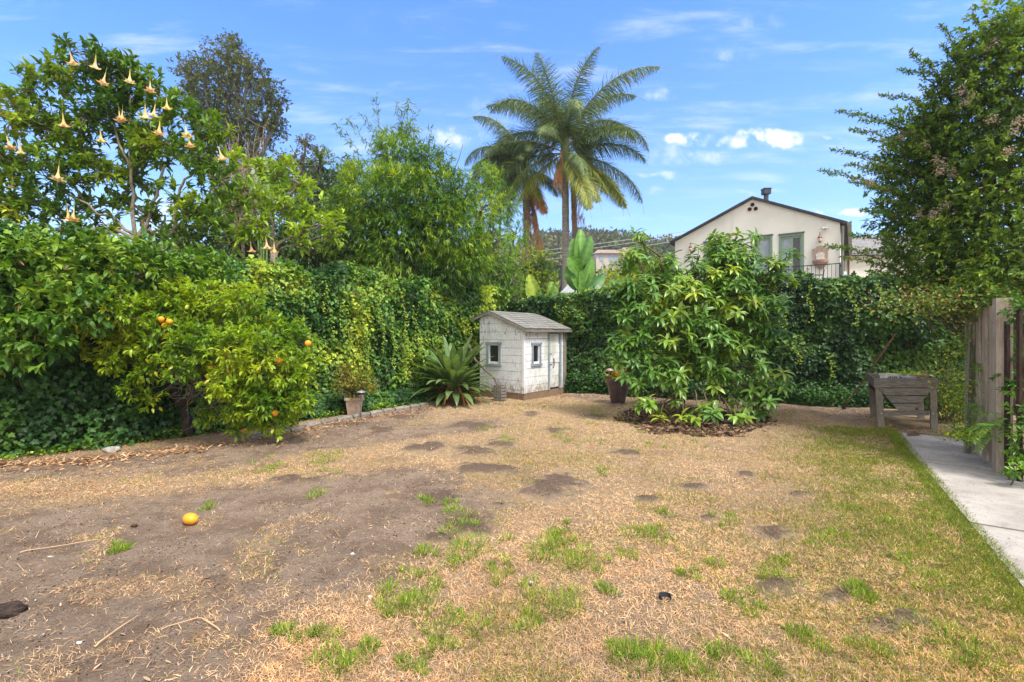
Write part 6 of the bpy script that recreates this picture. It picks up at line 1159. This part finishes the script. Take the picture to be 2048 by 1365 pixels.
def hwin(w_, kind):
    s0, s1, z0, z1 = w_; f = MB(); G_ = (.17, .24, .19); A_ = [hu, hn, [0, 0, 1]]
    def bx(mb, a, b, c, d, n0, n1, col): mb.box(HPt((a + b) / 2, (c + d) / 2, (n0 + n1) / 2), (b - a, n1 - n0, d - c), A_, col)
    fw = .09; bx(f, s0, s0 + fw, z0, z1, -.16, .02, G_); bx(f, s1 - fw, s1, z0, z1, -.16, .02, G_); bx(f, s0 + fw, s1 - fw, z1 - fw, z1, -.16, .02, G_); bx(f, s0 + fw, s1 - fw, z0, z0 + fw, -.16, .02, G_); bx(f, s0 - .03, s1 + .03, z1 + .003, z1 + .05, -.02, .05, (.10, .12, .10))
    fr = f.build('window' if kind != 'door' else 'door', M['plain'], t); sub(fr); s_ = MB(); mid = (s0 + s1) / 2; L_ = [(s0 + fw, mid), (mid, s1 - fw)] if kind != 'single' else [(s0 + fw, s1 - fw)]
    for a, b in L_:
        q = .055; bx(s_, a + .002, a + q, z0 + fw, z1 - fw, -.10, -.03, (.23, .31, .25)); bx(s_, b - q, b - .002, z0 + fw, z1 - fw, -.10, -.03, (.23, .31, .25)); bx(s_, a + q, b - q, z1 - fw - q * 1.4, z1 - fw, -.10, -.03, (.23, .31, .25)); bx(s_, a + q, b - q, z0 + fw, z0 + fw + q * 2, -.10, -.03, (.23, .31, .25))
    s_.build('sash', M['plain'], fr)
    for i, (a, b) in enumerate(L_): p_ = MB(); bx(p_, a + .05, b - .05, z0 + fw + .05, z1 - fw - .05, -.075, -.065, (1,) * 3); p_.build('pane', M['glass'] if (kind == 'door' and i == 1) else M['skyglass'], fr)
hwin(WIN['l'], 'single'); hwin(WIN['m'], 'single'); hwin(WIN['r'], 'door')
m_ = MB(); m_.prism([HPt(hs(1450), DH - .25, .01), HPt(hl + .3, DH - .25, .01), HPt(hl + .3, DH - .25, 1.25), HPt(hs(1450), DH - .25, 1.25)], (0, 0, .2), (.45, .42, .36)); m_.build('balcony_floor', M['stucco'], t)
# railing, set forward of the wall
m_ = MB(); r1_ = HPt(hl + .1, DH, 1.12); pr_ = lambda q: (q[0] / q[1] * F + CX, HY - (q[2] - CH) / q[1] * F)
RT = DH + .98; sa_, sb_ = hs(1470), hl + .02
A_ = [hu, hn, [0, 0, 1]]; m_.box(HPt((sa_ + sb_) / 2, RT, 1.15), (sb_ - sa_, .045, .03), A_, (.02,) * 3); m_.box(HPt((sa_ + sb_) / 2, DH + .08, 1.15), (sb_ - sa_, .03, .025), A_, (.02,) * 3); m_.box(HPt(sb_, (DH + RT) / 2, 1.15), (.05, .05, RT - DH + .06), A_, (.02,) * 3)
for i in range(34): s_ = sb_ - .13 * (i + 1); m_.box(HPt(s_, (DH + RT) / 2, 1.15), (.014, .014, RT - DH - .04), A_, (.02,) * 3)
m_.box(HPt(sb_, RT, .6), (.04, 1.06, .03), A_, (.02,) * 3)
for i in range(7): m_.box(HPt(sb_, (DH + RT) / 2, .16 + i * .14), (.014, .014, RT - DH - .04), A_, (.02,) * 3)
m_.build('balcony_railing', M['plain'], t)
# wall fountain, lanterns, camera
def onwall(px, py): return hs(px), hz(px, py)
s_, z_ = onwall(1641, 515)
t2 = thing('wall_fountain', 'ornate pinkish brown wall fountain hanging on the balcony wall right of the doors', 'fountain', HPt(s_, z_ - .4, .02)); m_ = MB(); pf = [(-.24, -.25), (.24, -.25), (.25, .25), (.29, .30), (.27, .34), (.18, .36), (.12, .44), (0, .47), (-.12, .44), (-.18, .36), (-.27, .34), (-.29, .30), (-.25, .25)]
m_.prism([HPt(s_ + a, z_ + b, .004) for a, b in pf], hn * .07, (.33, .25, .20)); m_.build('back_panel', M['clay'], t2); m_ = MB()
for k_, (rr, zz) in enumerate([(.27, -.10), (.27, -.20), (.20, -.30), (.10, -.42), (.03, -.47)]): pass
seg = 12; v = []; 
for rr, zz in [(.24, -.10), (.28, -.12), (.27, -.22), (.20, -.32), (.11, -.42), (.03, -.48)]:
    for j in range(seg + 1): x = math.pi * j / seg; v.append(HPt(s_ + rr * math.cos(x), z_ + zz, .075 + rr * .8 * math.sin(x)))
m_.add(v, [np.array([[i * 13 + j, i * 13 + j + 1, (i + 1) * 13 + j + 1, (i + 1) * 13 + j] for i in range(5) for j in range(12)]), np.arange(13)[None]], (.32, .21, .16)); m_.build('basin', M['clay'], t2)
m_ = MB(); m_.prism([HPt(s_ + a, z_ + b, .076) for a, b in [(-.15, -.08), (.15, -.08), (.15, .10), (.08, .18), (0, .20), (-.08, .18), (-.15, .10)]], hn * .012, (.55, .52, .47)); m_.build('relief', M['stone'], t2)
for (px, py), lb in (((1640, 478), 'small red and white wall lantern above the wall fountain'), ((1382, 497), 'small red wall lantern near the left corner of the cream house')):
    s_, z_ = onwall(px, py); t2 = thing('wall_lantern', lb, 'lantern', HPt(s_, z_, .02)); c = HPt(s_, z_, .10); m_ = MB(); m_.lathe([(0, .26), (.012, .25), (.012, .12), (.06, .07), (.085, .02), (.03, .0), (0, 0)], 12, c, (.24, .06, .045)); m_.tube([HPt(s_, z_ + .1, .0), HPt(s_, z_ + .1, .1)], .015, 6, (.2, .06, .05)); m_.build('cap', M['metal'], t2)
    m_ = MB(); m_.lathe([(.0, -.002), (.07, -.005), (.075, -.06), (.05, -.12), (0, -.12)], 12, c, (.62, .52, .45)); m_.build('shade', M['clay'], t2); m_ = MB(); m_.lathe([(0, -.125), (.045, -.13), (.02, -.17), (0, -.19)], 12, c, (.24, .06, .045)); m_.build('finial', M['metal'], t2)
s_, z_ = onwall(1650, 457); m_ = MB(); m_.tube([HPt(s_, z_, .0), HPt(s_, z_, .12), HPt(s_ - .1, z_ - .02, .16)], [.05, .03, .04], 8, (.5, .48, .44)); m_.tube([HPt(s_ + .02, z_, .1), HPt(s_ + .1, z_ - .06, .16)], [.025, .045], 8, (.5, .48, .44)); tag(m_.build('floodlight', M['plain']), 'small pale twin floodlight high on the right of the cream gable', 'floodlight')
# balcony chair and flower pot plant
c = HPt(hs(1634), DH - .04, .7); t2 = thing('metal_chair', 'thin dark metal garden chair on the balcony below the wall fountain', 'chair', c); m_ = MB(); K_ = (.02,) * 3
m_.box(c + [0, 0, .45], (.46, .44, .03), A_, K_); m_.build('seat', M['plain'], t2)
for sx in (-.2, .2):
    for sy in (-.19, .19): m_ = MB(); m_.tube([c + hu * sx + hn * sy, c + hu * sx + hn * sy + [0, 0, .44]], .012, 6, K_); m_.build('leg', M['plain'], t2)
m_ = MB(); m_.tube([c + hu * .22 + hn * -.19 + [0, 0, .46], c + hu * .27 + hn * -.19 + [0, 0, .9]], .012, 6, K_); m_.tube([c + hu * .22 + hn * .19 + [0, 0, .46], c + hu * .27 + hn * .19 + [0, 0, .9]], .012, 6, K_)
for zz in (.6, .72, .88): m_.tube([c + hu * (.22 + (zz - .46) * .11) + hn * -.19 + [0, 0, zz], c + hu * (.22 + (zz - .46) * .11) + hn * .19 + [0, 0, zz]], .012, 6, K_)
m_.build('backrest', M['plain'], t2); m_ = MB()
for sy in (-.21, .21): m_.tube([c + hu * .24 + hn * sy + [0, 0, .68], c - hu * .1 + hn * sy + [0, 0, .67], c - hu * .22 + hn * sy + [0, 0, .62], c - hu * .22 + hn * sy + [0, 0, .44]], .012, 6, K_)
m_.build('armrest', M['plain'], t2)
for (px, py, lb, k_) in ((1608, 530, 'potted plant with salmon flowers on the balcony beside the green door', 1), (1540, 520, 'pinkish flowering potted plant on the balcony under the middle window', 2)):
    c = HPt(hs(px), DH - .045, .8); t2 = thing('potted_plant', lb, 'potted plant', c); m_ = MB(); m_.lathe([(0, 0), (.13, 0), (.19, .3), (.21, .31), (.2, .34), (0, .30)], 16, c, (.38, .17, .09)); m_.build('pot_body', M['clay'], t2)
    fm = MB(); q = c + np.array([0, 0, .62]) + runit(170) * rng.random((170, 1)) ** .4 * [.38, .3, .36]; clusters(fm, q, runit(170) + [0, 0, .5], 5, .1, .35, SMALL, pick([(.08, .18, .04), (.14, .24, .05)], 170), 1, .1, .05); fm.build('leaves', M['leaf'], t2)
    fm = MB(); q = c + np.array([0, 0, .55]) + runit(60) * rng.random((60, 1)) ** .3 * [.38, .3, .36]; fm.leaves(q, runit(60), runit(60), .07, .07, SMALL, pick([(.7, .25, .15), (.72, .40, .28)], 60)); fm.build('flowers', M['flower'], t2)
# second wing to the right: lower grey roof and cream wall
o = P(1700, 600, 26); t = thing('grey_roofed_house', 'cream house wing with a grey shingle roof right of the gabled house', 'house', (o[0] + 3, o[1] + 3, 0))
m_ = MB(); y0 = 26; xa, xb = P(1690, 0, y0)[0], P(1900, 0, y0)[0]; ze = P(0, 512, y0)[2]; m_.box(((xa + xb) / 2, y0 + 3, ze / 2 - .1), (xb - xa, 6, ze + .2), None); m_.build('wall', M['stucco'], t)
m_ = MB(); zr = P(0, 450, 28.5)[2]; xr = P(1752, 0, 26)[0]
m_.prism([(xa - 1.2, y0 - .4, ze - .02), (xb + .4, y0 - .4, ze - .02), (xb + .4, y0 + 3, zr - .7), (xa - 1.2, y0 + 3, zr - .7)], (0, 0, .12), (.22, .21, .21)); m_.prism([(xa - 1.2, y0 + 3.002, zr - .7), (xb + .4, y0 + 3.002, zr - .7), (xb + .4, y0 + 6.3, ze), (xa - 1.2, y0 + 6.3, ze)], (0, 0, .12), (.22, .21, .21))
m_.prism([(xa - 3.5, y0 + 1.6, zr - 1.2), (xa + .9, y0 + 1.6, zr - 1.2), (xa + .9, y0 + 4.2, zr + .1), (xa - 3.5, y0 + 4.2, zr + .1)], (0, 0, .12), (.24, .23, .23)); m_.build('roof', plain('grey_shingle', .9, .1, 5, .25, .4, stretch=(1, 1, 5)), t)
m_ = MB(); q = P(1697, 560, 25.9); m_.tube([(q[0], q[1], 0), (q[0], q[1], ze)], .05, 8, (.10, .07, .055)); m_.build('downspout', M['plain'], t); m_ = MB(); q = P(1686, 520, 24.5); m_.box((q[0], q[1], 2.4), (.30, .12, 4.8), None, (.50, .58, .62)); m_.build('corner_panel', M['plain'], t)
# neighbour's pale low roof behind the bird of paradise
t = thing('low_white_roofed_shed', 'low shed with a pale grey ribbed roof behind the tall palm trunk', 'shed', P(1165, 700, 19) * [1, 1, 0]); x0, x1 = P(1118, 0, 19)[0], P(1215, 0, 19)[0]; m_ = MB(); m_.box(((x0 + x1) / 2, 20.2, 1.55), (x1 - x0 - .2, 2.4, 3.1), None); m_.build('wall', M['stucco'], t); m_ = MB(); zz = P(0, 592, 19)[2]; z2 = P(0, 562, 20)[2]
m_.prism([(x0, 18.9, zz), (x1, 18.9, zz), ((x0 + x1) / 2 + .3, 20.1, z2), ((x0 + x1) / 2 - .3, 20.1, z2)], (0, 0, .06), (.33, .34, .36)); m_.prism([((x0 + x1) / 2 - .3, 20.102, z2), ((x0 + x1) / 2 + .3, 20.102, z2), (x1, 21.5, zz), (x0, 21.5, zz)], (0, 0, .06), (.33, .34, .36))
for i in range(9): x = x0 + (x1 - x0) * (i + .5) / 9; xt_ = (x0 + x1) / 2 - .3 + .6 * (i + .5) / 9; m_.tube([(x, 18.9, zz + .07), (xt_, 20.1, z2 + .07)], .02, 4, (.42, .44, .46))
m_.build('roof', M['plain'], t)

# ------------------------------------------------------------------ hills, far wood, hillside house, cables
hx = np.linspace(-420, 420, 85); hy = np.linspace(45, 330, 60); XX, YY = np.meshgrid(hx, hy)
def hillz(x, y): return sstep(y, 50, 215) * (35 + 9 * (fbm(x * .012, y * .012, 600) - .5) * 2) * (1 - .12 * sstep(x, 60, 160)) + 3 * (fbm(x * .05, y * .05, 601) - .5) * sstep(y, 50, 90) - .3 * (1 - sstep(y, 50, 60))
Z = hillz(XX.ravel(), YY.ravel()); ii = (np.arange(59)[:, None] * 85 + np.arange(84)[None]).ravel(); m_ = MB(); m_.add(np.stack([XX.ravel(), YY.ravel(), Z], 1), [np.stack([ii, ii + 1, ii + 86, ii + 85], 1)], (.1, .1, .1)); tag(m_.build('hills', M['hill'], None, True), kind='structure')
N = 1500; hyy = rng.uniform(60, 235, N); hxx = np.where(rng.random(N) < .72, rng.uniform(.06, .85, N) * hyy, rng.uniform(-1.2, 1.2, N) * hyy); hzz = hillz(hxx, hyy); rr = rng.uniform(1.6, 4.6, N) * (1 - .25 * (hyy < 90)); pcx = (hxx / hyy) * F + CX
keep = ~((np.abs(pcx - 1215) < 50) & (hyy < 128)); hxx, hyy, hzz, rr = hxx[keep], hyy[keep], hzz[keep], rr[keep]; N = len(rr); per = 95
c = np.repeat(np.stack([hxx, hyy, hzz + rr * .85], 1), per, 0); R_ = np.repeat(rr, per); d = runit(N * per); lob = 1 + .55 * (vn(d[:, 0] * 2.5 + np.repeat(hxx, per), d[:, 2] * 2.5 + np.repeat(hyy, per), 605) - .5); q = c + d * (R_ * lob * (.65 + .38 * rng.random(N * per)))[:, None] * [1, 1, .95]
tone = np.repeat(pick([(.032, .055, .022), (.045, .07, .028), (.065, .085, .03), (.085, .095, .045), (.05, .06, .035)], N, .25), per, 0); m_ = MB(); m_.leaves(q, nrm(d + runit(N * per) * .8), d + runit(N * per) * .5, R_ * rng.uniform(.28, .5, N * per), R_ * .26, SMALL, tone * (1 + rng.uniform(-.25, .25, (N * per, 1))))
tr = MB()
for i in range(0, N, 6): tr.tube([(hxx[i], hyy[i], hzz[i] - .5), (hxx[i] + .2, hyy[i], hzz[i] + rr[i] * .8)], [.25, .15], 4, (.12, .1, .08))
m_.v += tr.v; m_.c += tr.c; m_.f += [f + m_.n for f in tr.f]; tag(m_.build('hillside_wood', M['farleaf']), 'dark wooded hillside of scattered round trees behind the houses', 'wood', kind='stuff')
Y = 112; c = P(1215, 540, Y); zf = P(0, 508, Y)[2]; t = thing('hillside_villa', 'small pink walled villa with a tiled roof on the wooded hillside', 'house', (c[0], c[1], 0)); x0, x1 = P(1192, 0, Y)[0], P(1250, 0, Y)[0]
m_ = MB(); m_.box(((x0 + x1) / 2, Y + 3, zf / 2), (x1 - x0, 6, zf), None, (.50, .44, .40)); m_.box((P(1253, 0, Y)[0], Y + 1, (zf + 1.5) / 2), (1.5, 1.5, zf + 1.5), None, (.5, .42, .36)); m_.build('wall', M['plain'], t); m_ = MB(); m_.prism([(x0 - .5, Y - .5, zf), (x1 + .5, Y - .5, zf), (x1 - 1.5, Y + 3, zf + 1.3), (x0 + 1, Y + 3, zf + 1.3)], (0, 0, .15), (.32, .22, .17)); m_.build('roof', M['clay'], t)
for px in (1203, 1222, 1232): m_ = MB(); q = P(px, 517, Y - .03); m_.box(q, (.9, .1, 1.3), None, (.28, .36, .44)); m_.build('window', M['plain'], t)
for lb, a, b in (('topmost of the three thin power cables crossing the hillside', (900, 520, 45), (1500, 443, 34)), ('middle of the three thin power cables crossing the hillside', (900, 529, 45), (1500, 449, 34)), ('lowest of the three thin power cables crossing the hillside', (900, 541, 45), (1500, 458, 34))):
    a, b = P(*a), P(*b); tt = np.linspace(0, 1, 24)[:, None]; m_ = MB(); m_.tube(a + (b - a) * tt - np.array([0, 0, .25]) * np.sin(tt * np.pi), .022, 5, (.42, .42, .42)); tag(m_.build('power_cable', M['plain'], None, True), lb, 'cable', 'power cables')

m, g = newmat('haze_air'); pv = g.n('ShaderNodeVolumePrincipled'); pv.inputs['Color'].default_value = (.92, .96, 1, 1); pv.inputs['Density'].default_value = HAZE; pv.inputs['Anisotropy'].default_value = .3
oo = g.n('ShaderNodeOutputMaterial'); g.l(pv.outputs[0], oo.inputs['Volume'])
m_ = MB(); m_.box((0, 100, 29.5), (900, 520, 63), None); hz_ = m_.build('haze', m); tag(hz_, 'thin pale air haze over the whole scene out to the hills', 'haze', kind='stuff')

for o in ROOTS:
    if '_o' in o: del o['_o']
